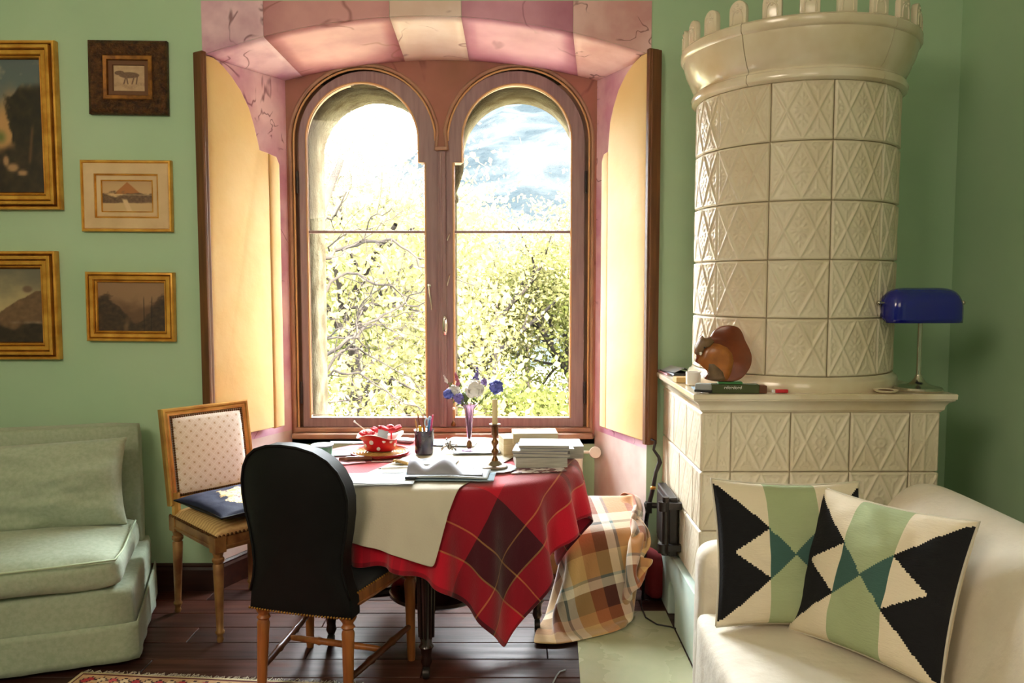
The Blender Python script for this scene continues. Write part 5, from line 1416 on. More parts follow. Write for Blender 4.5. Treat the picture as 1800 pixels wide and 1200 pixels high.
mk('red_cloth', rgb(140, 34, 40), 0.85)
mk('rug_wool', rgb(255, 255, 255), 0.95, attr='col', bump=(240, 0.6, 0.004))

ZT = TZ + 0.0065          # top of the tablecloth
ZR = TZ + 0.0135          # top of the linen runner
def single(name, me_or_b, mat, lab, cat, loc=(0, 0, 0), rz=0.0, group=None, **k):
    o = me_or_b.build(name, mat, None, **k) if isinstance(me_or_b, B) else put(name, me_or_b, mat, None, **k)
    o.location = loc; o.rotation_euler = (0, 0, rz)
    return tag(o, lab, cat, group)
def sheet(name, lab, px, py, w, d, rz, mat, z, cat='paper', curl=0.0, group='papers on the table', thick=0.0012):
    """a sheet of paper lying on the table, slightly wavy"""
    p = G(px, py, z); P = np.zeros((9, 13, 3))
    for j in range(9):
        for i in range(13):
            u, v = i / 12 - 0.5, j / 8 - 0.5
            P[j, i] = (u * w, v * d, thick + 0.002 * abs(math.sin(u * 5 + px)) * (abs(u) + abs(v)) + curl * max(0, u) ** 2)
    return single(name, B().grid(P), mat, lab, cat, (p.x, p.y, z), R(rz), group, smooth=True, solid=thick)
# papers and cards
sheet('envelope', 'white envelope on the table beside the green cup', 605, 797, 0.12, 0.10, 8, 'white_paper', ZT + 0.001)
sheet('card', 'pale pink card lying in front of the white envelope', 600, 808, 0.10, 0.055, 12, 'pink_paper', ZT + 0.004)
sheet('card', 'pale pink card nearest the red bowl plate', 620, 813, 0.10, 0.05, 24, 'pink_paper', ZT + 0.001)
sheet('letter', 'long white letter at the back edge of the table by the red bowl', 622, 778, 0.22, 0.05, 3, 'white_paper', ZT + 0.001)
sheet('napkin', 'folded white napkin between the red bowl and the pencil cup', 712, 776, 0.10, 0.07, -20, 'white_paper', ZT + 0.001, 'napkin', thick=0.008)
sheet('brochure', 'pale blue printed brochure behind the glass vase', 795, 779, 0.22, 0.13, -6, 'map_print', ZR + 0.001)
sheet('letter', 'white sheet under the foot of the glass vase', 838, 793, 0.20, 0.10, 4, 'white_paper', ZR + 0.004, curl=0.0)
sheet('letter', 'white sheet in front of the pencil cup', 752, 812, 0.24, 0.11, -8, 'white_paper', ZR + 0.001)
sheet('letter', 'large pale blue sheet under the open magazine', 790, 838, 0.34, 0.13, -3, 'blue_paper', ZR + 0.0045)
sheet('letter', 'white sheet at the front left, partly behind the black chair', 655, 838, 0.26, 0.11, 5, 'white_paper', ZR + 0.001)
sheet('letter', 'white sheet lying over the front left sheet', 670, 847, 0.24, 0.07, -2, 'white_paper', ZR + 0.0075)
sheet('photo_card', 'printed pink and white photo card under the books', 945, 827, 0.22, 0.075, 10, 'photo_print', ZT + 0.001)
# open magazine with one page curling up
p = G(792, 834, ZR + 0.009)
t = thing('open_magazine', 'open magazine with its page curling up at the table front', 'magazine', (p.x, p.y, ZR + 0.010), R(-4))
q = B()
P = np.zeros((13, 21, 3))
for j in range(13):
    for i in range(21):
        u = i / 20; v = j / 12 - 0.5
        P[j, i] = (-0.155 + 0.30 * u, v * 0.14, 0.002 + 0.004 * math.sin(u * 3.1))
B().grid(P).build('page_block', 'white_paper', t, smooth=True, solid=0.005)
P = np.zeros((13, 25, 3))
for j in range(13):
    k = j / 12                               # 0 at the table, 1 at the free edge
    for i in range(25):
        u = i / 24
        hgt = 0.046 * math.exp(-((u - 0.06) / 0.12) ** 2) + 0.050 * math.exp(-((u - 0.46) / 0.19) ** 2) + 0.004 * (1 - u)
        P[j, i] = (-0.155 + 0.28 * u, -0.062 + 0.03 * k + 0.055 * k * k * (hgt / 0.05) + 0.02 * u, 0.010 + hgt * math.sin(k * math.pi * 0.5))
B().grid(P).build('curled_page', 'cover_grey', t, smooth=True, solid=0.0012)  # grey instead of white: the shade of the lifted page as colour
# small stapler-like clip at its spine
B().box(-0.155, -0.115, -0.092, -0.078, 0.001, 0.011).build('spine_clip', 'black_plastic', t, bevel=0.002)
# pen and braided cord
p = G(695, 825, ZR + 0.010); q = B(); q.tube([(-0.055, 0, 0.006), (-0.048, 0, 0.006), (0.045, 0, 0.006), (0.06, 0, 0.006)], [0.0025, 0.0058, 0.0058, 0.004], 10)
t = thing('pen', 'white pen with dark tip left of the open magazine', 'pen', (p.x, p.y, ZR + 0.010), R(8)); q.build('barrel', 'white_glaze', t, smooth=40)
B().tube([(-0.066, 0, 0.006), (-0.055, 0, 0.006)], [0.0008, 0.0026], 8).build('tip', 'black_plastic', t, smooth=40)
p = G(708, 813, ZR + 0.004); q = B()
for s_ in (0, math.pi): q.tube([(-0.045 + 0.09 * k / 24, 0.006 * math.sin(k * 0.9 + s_) - 0.03 * (k / 24) ** 2, 0.006 + 0.003 * math.cos(k * 0.9 + s_)) for k in range(25)], 0.0038, 7)
single('braided_cord', q, 'kraft', 'short braided tan cord behind the white pen', 'cord', (p.x, p.y, ZR + 0.002), R(-25), smooth=True)

# green cup
p = G(567, 806, ZT)
t = thing('green_cup', 'small sea-green cup with pale blue rim at the table left', 'cup', (p.x, p.y, ZT))
B().lathe([(0.030, 0.001), (0.036, 0.003), (0.043, 0.055), (0.0445, 0.058), (0.041, 0.057), (0.034, 0.006), (0.0, 0.005)], n=24).build('body', 'green_plastic', t, smooth=40)
B().lathe([(0.0425, 0.055), (0.046, 0.056), (0.0465, 0.061), (0.0425, 0.061)], n=24).build('rim', 'pale_blue', t, smooth=40)

# straw plate with red rim, red spotted bowl with its contents
p = G(668, 798, ZT)
t = thing('straw_plate', 'round woven straw plate with red rim under the spotted bowl', 'plate', (p.x, p.y, ZT))
q = B()
for k in range(9): q.lathe([(0.010 + k * 0.0125 - 0.006, 0.008), (0.010 + k * 0.0125, 0.0145), (0.010 + k * 0.0125 + 0.006, 0.008)], n=36)
q.lathe([(0.0, 0.002), (0.116, 0.002), (0.118, 0.008), (0.0, 0.0085)], n=36)
q.build('woven_disc', 'straw', t, smooth=60)
B().lathe([(0.114, 0.002), (0.124, 0.006), (0.127, 0.016), (0.122, 0.017), (0.115, 0.009)], n=40).build('rim', 'red_wood', t, smooth=60)
q = B(); q.tube([(-0.145, -0.075, 0.012), (-0.11, -0.075, 0.014), (-0.06, -0.07, 0.015), (-0.01, -0.068, 0.015)], [0.007, 0.010, 0.009, 0.006], 10)
t2 = thing('wooden_knife', 'wooden-handled knife resting against the straw plate', 'knife', (p.x, p.y, ZT)); q.xform(Matrix.Translation((0, -0.068, -0.003))); q.build('handle', 'brown_wood', t2, smooth=True)
q = B().box(-0.012, 0.11, -0.152, -0.120, 0.0015, 0.0035); q.build('blade', 'steel', t2, bevel=0.0008)
bz = ZT + 0.0155
t = thing('spotted_bowl', 'red white-spotted bowl with wavy rim standing on the straw plate', 'bowl', (p.x, p.y + 0.005, bz))
def wav(a, z): return 1 + 0.10 * math.sin(2 * a + 0.6) * max(0, (z - 0.03) / 0.04)
def bowl_prof(a0): return None
n = 48; prof = [(0.0, 0.002), (0.058, 0.002), (0.066, 0.008), (0.072, 0.035), (0.076, 0.052), (0.088, 0.062), (0.101, 0.068)]
inner = [(0.098, 0.070), (0.084, 0.064), (0.071, 0.052), (0.066, 0.03), (0.06, 0.012), (0.0, 0.010)]
def wavy(prof_):
    vs_ = []; fs = []
    for r, z in prof_:
        for k in range(n):
            a = 2 * math.pi * k / n; w_ = max(0, (z - 0.04) / 0.03)
            vs_.append((r * math.cos(a), r * 0.78 * math.sin(a), z + 0.012 * w_ * math.sin(3 * a + 0.8)))
    for i in range(len(prof_) - 1):
        for k in range(n): fs.append((i * n + k, i * n + (k + 1) % n, (i + 1) * n + (k + 1) % n, (i + 1) * n + k))
    return B().add(vs_, fs)
wavy(prof).build('bowl_outside', 'red_enamel', t, smooth=True)
wavy([(0.101, 0.068), (0.1015, 0.070)] + inner).build('bowl_inside', 'white_glaze', t, smooth=True)
for a, z, r in ((-112, 0.044, 0.010), (-70, 0.050, 0.008), (-88, 0.018, 0.008), (-45, 0.046, 0.007), (-140, 0.028, 0.008), (-25, 0.03, 0.008)):
    rr = 0.0715 + 0.004 * (z / 0.05); a = R(a); c = Vector((rr * math.cos(a), rr * 0.78 * math.sin(a), z)); nrm = Vector((math.cos(a) / 1, math.sin(a) / 0.78, -0.1)).normalized()
    q = B().ell((0, 0, 0), (r, r, 0.0018), 14, 6, nrm.to_track_quat('Z', 'Y').to_matrix()); q.xform(Matrix.Translation(c)); q.build('spot', 'white_glaze', t, smooth=True)
# red felt flowers, tag and knitting needle inside the bowl
for k, (dx_, dy_, r, z, lb) in enumerate(((-0.055, 0.0, 0.032, 0.066, 'small red felt flower at the left of the spotted bowl'), (-0.005, 0.02, 0.036, 0.082, 'red felt flower in the middle of the spotted bowl'), (0.048, 0.008, 0.046, 0.088, 'large red felt flower at the right of the spotted bowl'))):
    f = thing('felt_flower', lb, 'felt flower', (p.x + dx_, p.y + dy_, bz), 0.4 * k, 'felt flowers in the spotted bowl')
    q = B()
    for j in range(6):
        a = j * math.pi / 3; M = Matrix.Rotation(a, 3, 'Z') @ Matrix.Rotation(R(-28), 3, 'Y')
        q.ell(Vector((0.55 * r * math.cos(a), 0.55 * r * math.sin(a), z + 0.004)), (0.62 * r, 0.42 * r, 0.007), 10, 6, M)
    q.build('petals', 'red_felt', f, smooth=True)
    B().ell((0, 0, z + 0.012), (0.28 * r, 0.28 * r, 0.012), 10, 6).build('centre', 'red_enamel', f, smooth=True)
    B().tube([(0, 0, 0.012), (0, 0, z)], 0.004, 6).build('stalk', 'red_felt', f)
q = B().box(-0.022, 0.022, -0.001, 0.001, 0, 0.055, Matrix.Rotation(R(-18), 4, 'X') @ Matrix.Rotation(R(8), 4, 'Y'))
single('paper_tag', q, 'white_paper', 'white paper tag standing at the front of the spotted bowl', 'paper tag', (p.x + 0.012, p.y - 0.036, bz + 0.042))
q = B(); q.tube([(0, 0, 0.0), (-0.095, 0.01, 0.07)], [0.002, 0.003], 8); q.ell((-0.096, 0.01, 0.0712), (0.005, 0.005, 0.005), 8, 6)
single('knitting_needle', q, 'white_glaze', 'thin white knitting needle sticking out of the spotted bowl', 'needle', (p.x - 0.012, p.y - 0.012, bz + 0.055), smooth=40)

# pencil cup with its pens
p = G(746, 797, ZR); cu_ = p
t = thing('pencil_cup', 'dark purple glass cup holding pens and pencils', 'cup', (p.x, p.y, ZR))
B().lathe([(0.0, 0.001), (0.036, 0.001), (0.0395, 0.004), (0.0425, 0.10), (0.0405, 0.101), (0.0375, 0.01), (0.0, 0.008)], n=32).build('glass_body', 'dark_glass', t, smooth=40)
B().lathe([(0.0405, 0.099), (0.0435, 0.099), (0.0438, 0.103), (0.0405, 0.103)], n=32).build('rim', 'dark_glass', t, smooth=40)
pens = [(-0.024, 0.004, -0.040, 0.01, 0.150, 'pencil_wood', 'natural wood pencil at the left of the pencil cup', 'pencil'),
        (-0.012, 0.012, -0.030, 0.022, 0.172, 'brown_wood', 'tall brown pencil in the pencil cup', 'pencil'),
        (-0.010, -0.016, -0.016, -0.022, 0.125, 'yellow_paint', 'thick yellow marker at the front of the pencil cup', 'marker'),
        (0.004, 0.014, -0.008, 0.028, 0.165, 'beech_dark', 'dark brown pencil leaning back in the pencil cup', 'pencil'),
        (0.016, -0.006, 0.026, -0.012, 0.150, 'blue_plastic', 'blue pen at the right of the pencil cup', 'pen'),
        (0.024, 0.006, 0.036, 0.012, 0.165, 'pink_plastic', 'pink pen furthest right in the pencil cup', 'pen'),
        (0.006, -0.010, 0.004, -0.016, 0.140, 'orange_paint', 'orange pencil in the middle of the pencil cup', 'pencil')]
for x0, y0, x1, y1, hh, mt, lb, ca_ in pens:
    w_ = thing('marker' if ca_ == 'marker' else ca_, lb, ca_, (p.x, p.y, ZR), 0, 'pens in the pencil cup')
    r = 0.0075 if ca_ == 'marker' else 0.0048 if ca_ == 'pen' else 0.0036
    a, b = Vector((x0 * 0.6, y0 * 0.6, 0.012)), Vector((x1, y1, hh))
    B().tube([a, a.lerp(b, 0.90)], r, 6 if ca_ == 'pencil' else 12).build('shaft', mt, w_, smooth=None if ca_ == 'pencil' else 40)
    B().tube([a.lerp(b, 0.90), b], [r * 0.95, 0.0012 if ca_ == 'pencil' else r * 0.7], 10).build('point', 'pencil_wood' if ca_ == 'pencil' else mt, w_, smooth=40)
w_ = thing('scissors', 'pale blue handled scissors standing in the pencil cup', 'scissors', (p.x, p.y, ZR), 0)
for s_, z in ((-1, 0.135), (1, 0.140)):
    c = Vector((0.018 + s_ * 0.006, -0.002 + s_ * 0.010, z)); q = B()
    q.tube([c + Vector((0.011 * math.cos(a) * 0.7, 0.004 * math.cos(a), 0.018 * math.sin(a))) for a in [k * math.pi / 8 for k in range(17)]], 0.0035, 7, cap=False); q.build('grip', 'pale_blue', w_, smooth=True)
B().tube([(0.010, 0, 0.014), (0.017, -0.002, 0.118)], [0.001, 0.005], 8, sq=0.4).build('blades', 'steel', w_, smooth=True)

# small silver twig ornament and a black wire
p = G(790, 793, ZR + 0.002); q = B()
for k in range(9):
    a = k * 0.7; rr = 0.018 + 0.008 * math.sin(k * 2.1)
    q.tube([(0, 0, 0.006), (rr * math.cos(a) * 0.6, rr * math.sin(a) * 0.6, 0.014 + 0.012 * (k % 3)), (rr * 1.5 * math.cos(a), rr * 1.2 * math.sin(a), 0.008 + 0.013 * (k % 4))], [0.0035, 0.003, 0.002], 6)
    q.ell((rr * 1.5 * math.cos(a), rr * 1.2 * math.sin(a), 0.008 + 0.013 * (k % 4)), (0.005, 0.005, 0.005), 8, 6)
q.tube([(-0.035, -0.008, 0.002), (-0.02, 0, 0.02), (0.01, 0, 0.022), (0.03, -0.006, 0.002)], 0.003, 7)
single('twig_ornament', q, 'silver_old', 'small tarnished silver twig ornament between pencil cup and vase', 'ornament', (p.x, p.y, ZR + 0.0045), smooth=True)
p = G(776, 783, ZR + 0.003); q = B(); q.tube([(-0.008, 0, 0.03), (0.006, -0.01, 0.004), (0.012, -0.012, 0.003), (-0.02, -0.01, 0.003)], 0.0016, 6)
single('wire_hook', q, 'black_plastic', 'bent black wire hook behind the silver twig ornament', 'wire', (p.x, p.y, ZR + 0.001), smooth=True)

# glass vase with flowers
p = G(825, 794, ZR); vz = p.copy()
t = thing('glass_vase', 'tall slender amethyst glass vase on the table', 'vase', (p.x, p.y, ZR + 0.0055))
B().lathe([(0.0, 0.0), (0.034, 0.001), (0.034, 0.003), (0.012, 0.006), (0.008, 0.012)], n=28).build('foot', 'amethyst_glass', t, smooth=60)
B().lathe([(0.008, 0.010), (0.013, 0.018), (0.012, 0.034), (0.007, 0.044), (0.0, 0.046)], n=20).build('knop', 'bronze', t, smooth=60)
B().lathe([(0.006, 0.044), (0.009, 0.06), (0.014, 0.11), (0.019, 0.17), (0.022, 0.188), (0.030, 0.200), (0.042, 0.206), (0.041, 0.204), (0.029, 0.197), (0.0195, 0.182), (0.016, 0.15), (0.011, 0.09), (0.005, 0.055)], n=28, fn=lambda a, z: 1 + 0.04 * math.cos(8 * a)).build('glass_body', 'amethyst_glass', t, smooth=True)
def blossom(q, c, r, n, seed, sz=0.4, flat=0.35):
    rnd = random.Random(seed)
    for k in range(n):
        d = Vector((rnd.gauss(0, 1), rnd.gauss(0, 1), rnd.gauss(0.3, 0.9))).normalized(); rr = r * rnd.uniform(0.35, 0.95)
        M = (d + Vector((rnd.uniform(-.4, .4), rnd.uniform(-.4, .4), rnd.uniform(-.4, .4)))).to_track_quat('Z', 'Y').to_matrix()
        q.ell(Vector(c) + d * rr, (r * sz, r * sz, r * sz * flat), 7, 4, M)
def flower(lb, px, py, dy, r, n, mat, seed, shape='ball'):
    r *= 1.22; hd = W(px, py, vz.y + dy); o = Vector((vz.x, vz.y, ZR + 0.05)); f = thing('cut_flower', lb, 'flower', o, 0, 'flowers in the glass vase')
    h = hd - o; mid = Vector((h.x * 0.18, h.y * 0.18, 0.14))
    B().tube([(h.x * 0.02, h.y * 0.02, 0.006), mid, mid.lerp(h, 0.5) + Vector((0, 0, 0.008)), h], [0.0018] * 4, 6).build('stem', 'flower_stem', f, smooth=True)
    q = B()
    if shape == 'ball': blossom(q, h, r, n, seed)
    else:
        ax_ = Vector((h.x * 0.5, h.y * 0.5, 0.12)).normalized(); L = r * 2.6
        for k in range(7): blossom(q, h + ax_ * (L * (k / 6 - 0.5)), r * (0.75 - 0.45 * k / 6) , max(5, n // 7), seed + k, 0.5)
    q.build('blossom', mat, f, smooth=True)
    q = B(); rnd = random.Random(seed + 50)
    for k in range(3):
        c = mid.lerp(h, 0.3 + 0.25 * k); q.ell(c + Vector((rnd.uniform(-.008, .008), 0, 0)), (0.004, 0.0015, 0.014), 7, 5, Matrix.Rotation(rnd.uniform(-1, 1), 3, 'Y'))
    q.build('leaves', 'flower_stem', f, smooth=True)
flower('white carnation at the left of the vase bouquet', 798, 689, 0.01, 0.024, 60, 'flower_white', 1)
flower('large white carnation at the front of the vase bouquet', 834, 683, -0.02, 0.033, 90, 'flower_white', 2)
flower('blue-violet flower at the far right of the vase bouquet', 872, 681, 0.0, 0.026, 50, 'flower_blue', 3)
flower('violet flower spike standing highest in the vase bouquet', 837, 661, 0.02, 0.021, 60, 'flower_violet', 4, 'spike')
flower('blue flower cluster hanging over the left rim of the vase', 788, 693, -0.015, 0.020, 40, 'flower_blue', 5)
flower('blue flower cluster low in front at the left of the vase', 806, 701, -0.03, 0.020, 40, 'flower_violet', 6)
flower('pink flower spike at the upper left of the vase bouquet', 803, 665, 0.015, 0.016, 50, 'flower_pink', 7, 'spike')
flower('small lilac flower behind the big white carnation', 850, 672, 0.03, 0.015, 30, 'flower_lilac', 8)
flower('small cream bud sprig at the far left of the vase bouquet', 783, 666, 0.01, 0.010, 16, 'flower_white', 9, 'spike')
flower('green leafy sprig in the centre of the vase bouquet', 818, 697, 0.0, 0.020, 40, 'flower_stem', 10)

# doily, candlestick, candle
p = G(870, 822, ZR)
q = B().lathe([(0.0, 0.0), (0.085, 0.0), (0.085, 0.0016), (0.0, 0.0016)], n=48, fn=lambda a, z: 1 + 0.035 * math.cos(16 * a))
single('lace_doily', q, 'white_paper', 'round white scalloped doily under the candlestick', 'doily', (p.x, p.y, ZT + 0.0065))
cz0 = ZT + 0.0085
t = thing('candlestick', 'turned bronze candlestick with wide round foot on the doily', 'candlestick', (p.x, p.y, cz0))
B().lathe([(0.0, 0.0), (0.050, 0.0), (0.052, 0.004), (0.048, 0.008), (0.030, 0.012), (0.024, 0.020), (0.016, 0.028)], n=32).build('foot', 'silver_old', t, smooth=40)
B().lathe([(0.016, 0.026), (0.010, 0.038), (0.007, 0.048), (0.012, 0.056), (0.015, 0.064), (0.011, 0.072), (0.007, 0.078), (0.009, 0.088), (0.014, 0.096), (0.015, 0.104), (0.009, 0.112), (0.007, 0.120), (0.012, 0.128)], n=20).build('stem', 'bronze', t, smooth=60)
B().lathe([(0.010, 0.126), (0.014, 0.132), (0.0135, 0.166), (0.022, 0.170), (0.023, 0.174), (0.0115, 0.174), (0.0115, 0.150), (0.0, 0.150)], n=24).build('socket', 'bronze', t, smooth=40)
c_ = thing('candle', 'half-burnt ivory candle in the bronze candlestick', 'candle', (p.x, p.y, cz0 + 0.151))
B().lathe([(0.0, 0.0), (0.0108, 0.0), (0.0112, 0.05), (0.0108, 0.118), (0.009, 0.121), (0.004, 0.119), (0.0, 0.118)], n=18).build('wax', 'candle_wax', c_, smooth=40)
B().tube([(0, 0, 0.117), (0.001, 0, 0.127)], 0.0008, 5).build('wick', 'black_plastic', c_)

# books at the right of the table
def book(lb, x, y, z, w, d, h, rz, cover, pages, softc=False, open_side=True):
    """a closed book lying flat; spine at the back, page edges in front and at the sides"""
    o = thing('book', lb, 'book', (x, y, z), R(rz), 'stack of books on the table')
    ct_ = 0.0012 if softc else 0.003; ov = 0.0 if softc else 0.004
    B().box(-w / 2 + ov, w / 2 - ov, -d / 2 + ov, d / 2 - 0.004, ct_, h - ct_).build('pages', pages, o, bevel=0.001)
    B().box(-w / 2, w / 2, -d / 2, d / 2, h - ct_, h).build('front_cover', cover, o, bevel=0.0006)
    B().box(-w / 2, w / 2, -d / 2, d / 2, 0, ct_).build('back_cover', cover, o, bevel=0.0006)
    B().box(-w / 2, w / 2, d / 2 - 0.004, d / 2, ct_, h - ct_).build('spine', cover, o)
    return o
bz0 = ZT + 0.004
b0 = G(950, 822, bz0); bx, by = b0.x + 0.012, b0.y + 0.085
book('thick white book at the bottom front of the stack', bx - 0.012, by - 0.01, bz0, 0.205, 0.15, 0.040, 4, 'cover_white', 'page_white', True)
book('thick pale book at the bottom right, behind the front one', bx + 0.052, by + 0.16, bz0, 0.24, 0.16, 0.052, 2, 'cover_white', 'page_white', True)
z1 = bz0 + 0.0405
book('white paperback lying on the thick front book', bx - 0.004, by, z1, 0.225, 0.155, 0.013, -2, 'cover_white', 'page_white', True)
book('pale grey magazine book, third from the bottom of the stack', bx - 0.006, by + 0.006, z1 + 0.0135, 0.22, 0.16, 0.010, -6, 'cover_grey', 'page_white', True)
book('white booklet under the blue book', bx + 0.012, by + 0.004, z1 + 0.024, 0.215, 0.15, 0.008, 3, 'cover_white', 'page_white', True)
book('light blue covered book on top of the stack front', bx + 0.006, by + 0.008, z1 + 0.0325, 0.20, 0.14, 0.012, -3, 'cover_blue', 'page_white', True)
book('thick cream-paged book at the back top of the stack', bx - 0.028, by + 0.18, bz0 + 0.0525, 0.19, 0.12, 0.046, 3, 'cover_cream', 'page_edges', True)
book('small thick cream paperback behind the candlestick', bx - 0.135, by + 0.19, bz0, 0.075, 0.11, 0.075, 12, 'ivory_paper', 'page_edges', True)

# bead string hanging from the window
p = W(797, 722, YI - 0.012)
t = thing('bead_string', 'thin cord with white bead hanging at the window mullion', 'cord', (p.x, p.y, 0.72))
B().tube([(-0.004, 0, 0.24), (0.001, -0.001, 0.15), (-0.002, 0, 0.07), (0.0, 0, 0.012)], 0.0016, 6).build('cord', 'kraft', t, smooth=True)
B().ell((0.0, -0.002, 0.10), (0.007, 0.007, 0.009), 10, 8).build('bead', 'white_glaze', t, smooth=True)
B().lathe([(0.0, 0.0), (0.012, 0.002), (0.014, 0.012), (0.004, 0.03), (0.0, 0.032)], n=12).build('tassel', 'bronze', t, smooth=60)

# ------------------------------------------------------------------ on the stove slab
ZS = 1.0845
p = G(1617, 688, ZS)
t = thing('banker_lamp', 'desk lamp with cobalt blue glass shade on the stove slab', 'lamp', (1.604, 3.125, ZS - 0.0005), R(4))
B().lathe([(0.0, 0.0), (0.088, 0.0), (0.090, 0.006), (0.085, 0.014), (0.060, 0.019), (0.040, 0.024), (0.024, 0.036), (0.014, 0.052), (0.011, 0.062)], n=40).build('base', 'chrome', t, smooth=40)
B().tube([(0, 0, 0.055), (0, 0, 0.345)], 0.0085, 14).build('pole', 'chrome', t, smooth=40)
# half-barrel shade
P = np.zeros((25, 41, 3)); HL = 0.150
sp_ = [(-0.066, 0.268), (-0.067, 0.285), (-0.067, 0.31), (-0.0665, 0.33)] + [(-0.066 * math.cos(R(a_)), 0.335 + 0.067 * math.sin(R(a_))) for a_ in np.linspace(6, 174, 17)] + [(0.0665, 0.33), (0.067, 0.31), (0.067, 0.30), (0.066, 0.29)]
for j in range(25):
    yy, zz = sp_[j]
    for i in range(41):
        s_ = -1 + 2 * i / 40; e = max(0.0, 1 - abs(s_) ** 6) ** 0.5; e = 0.35 + 0.65 * e
        P[j, i] = (s_ * HL, yy * e, 0.305 + (zz - 0.305) * (e if zz > 0.305 else 1.0))
q = B().grid(P)
for i_, sgn in ((0, -1), (40, 1)): q.add([tuple(P[j, i_]) for j in range(25)], [tuple(range(25))])
sh = q.build('shade', 'cobalt_glass', t, smooth=True, solid=0.004)
for s_ in (-1, 1):
    qq = B(); qq.tube([(s_ * (HL - 0.01), 0, 0.345), (s_ * (HL + 0.018), 0, 0.345)], 0.005, 10); qq.ell((s_ * (HL + 0.022), 0, 0.345), (0.009, 0.009, 0.009), 12, 8)
    qq.build('finial', 'chrome', sh, smooth=40)
B().tube([(-HL, 0, 0.345), (HL, 0, 0.345)], 0.004, 8).build('cross_bar', 'chrome', t, smooth=40)

# squirrel plaque
sq = [(655, 195), (690, 140), (750, 97), (810, 82), (860, 80), (930, 100), (970, 150), (1000, 230), (1040, 310), (1065, 390), (1055, 480), (1010, 560), (950, 618), (880, 640), (800, 642), (700, 640), (610, 622), (600, 600), (630, 555), (620, 505), (570, 480), (512, 450), (510, 420), (520, 380), (500, 358), (510, 290), (540, 230), (572, 180), (600, 207)]
DS = 3.055
def smooth_loop(pts, m=4):
    out = []; n_ = len(pts)
    for i in range(n_):
        p0, p1, p2_, p3 = pts[i - 1], pts[i], pts[(i + 1) % n_], pts[(i + 2) % n_]
        for k in range(m):
            t_ = k / m
            out.append(tuple(0.5 * (2 * b + (c - a) * t_ + (2 * a - 5 * b + 4 * c - d) * t_ ** 2 + (3 * b - a - 3 * c + d) * t_ ** 3) for a, b, c, d in zip(p0, p1, p2_, p3)))
    return out
sq = smooth_loop(sq)
base_px = (1140 + 640 / 6 * 1.25, 560 + 642 / 6)
ctr = W(1140 + 780 / 6, 560 + 642 / 6, DS)
pts2 = []
for cx_, cy_ in sq:
    w_ = W(1140 + cx_ / 6, 560 + cy_ / 6, DS); pts2.append(((w_.x - ctr.x) * 1.05, (w_.z - ctr.z) * 1.05))
zmin = min(z for _, z in pts2); pts2 = [(x, z - zmin) for x, z in pts2]
def insq(x, z):
    c = False; n_ = len(pts2)
    for i in range(n_):
        (x0, z0), (x1, z1_) = pts2[i], pts2[i - 1]
        if (z0 > z) != (z1_ > z) and x < (x1 - x0) * (z - z0) / (z1_ - z0) + x0: c = not c
    return c
t = thing('squirrel_figure', 'brown glazed squirrel figure with big tail standing on the stove slab', 'figurine', (ctr.x, DS, ZS + 0.0435), R(-4))
me = plate([pts2], -0.012, 0.014, 0.004, 2)
mk('tail_glaze', rgb(104, 42, 20), 0.18, coat=0.6, col2=rgb(130, 58, 28), scale=9)
finish(me, 35); put('tail', me, 'tail_glaze', t)
def sqpt(cx_, cy_):
    w_ = W(1140 + cx_ / 6, 560 + cy_ / 6, DS); return ((w_.x - ctr.x) * 1.05, (w_.z - ctr.z) * 1.05 - zmin)
mk('squirrel_fur', rgb(176, 104, 44), 0.3, coat=0.35, col2=rgb(146, 84, 36), scale=22)
mk('squirrel_grey', rgb(96, 74, 54), 0.4, col2=rgb(120, 92, 62), scale=22)
body = [sqpt(*c) for c in ((600, 290), (660, 255), (740, 265), (820, 300), (870, 360), (885, 430), (870, 520), (845, 590), (820, 630), (700, 630), (640, 560), (560, 480), (525, 440), (560, 380), (570, 330))]
def soft_relief(poly, name, mat, y0, th, rings=6):
    cx_ = sum(x for x, _ in poly) / len(poly); cz_ = sum(z for _, z in poly) / len(poly); q = B(); N = len(poly); vs_ = []
    for k in range(rings + 1):
        r = k / rings
        for x, z in poly: vs_.append((cx_ + (x - cx_) * r, y0 - th * math.sqrt(max(0, 1 - r ** 3)), cz_ + (z - cz_) * r))
    fs = [(k * N + i, k * N + (i + 1) % N, (k + 1) * N + (i + 1) % N, (k + 1) * N + i) for k in range(rings) for i in range(N)]
    return q.add(vs_, fs).build(name, mat, t, smooth=True)
soft_relief(body, 'body', 'squirrel_fur', -0.012, 0.018)
soft_relief([sqpt(*c) for c in ((655, 200), (690, 240), (660, 290), (600, 310), (570, 370), (525, 375), (503, 356), (512, 292), (542, 232), (574, 184), (602, 210))], 'head', 'squirrel_grey', -0.013, 0.020)
soft_relief([sqpt(*c) for c in ((620, 440), (680, 430), (740, 480), (790, 540), (800, 620), (700, 630), (615, 620), (632, 556), (622, 500))], 'belly', 'squirrel_grey', -0.020, 0.012)
soft_relief([sqpt(*c) for c in ((540, 345), (560, 340), (568, 360), (555, 380), (540, 372))], 'cheek', 'white_glaze', -0.028, 0.006)
ex_, ez_ = sqpt(590, 300); B().ell((ex_, -0.033, ez_), (0.004, 0.003, 0.004), 8, 6).build('eye', 'black_plastic', t, smooth=True)

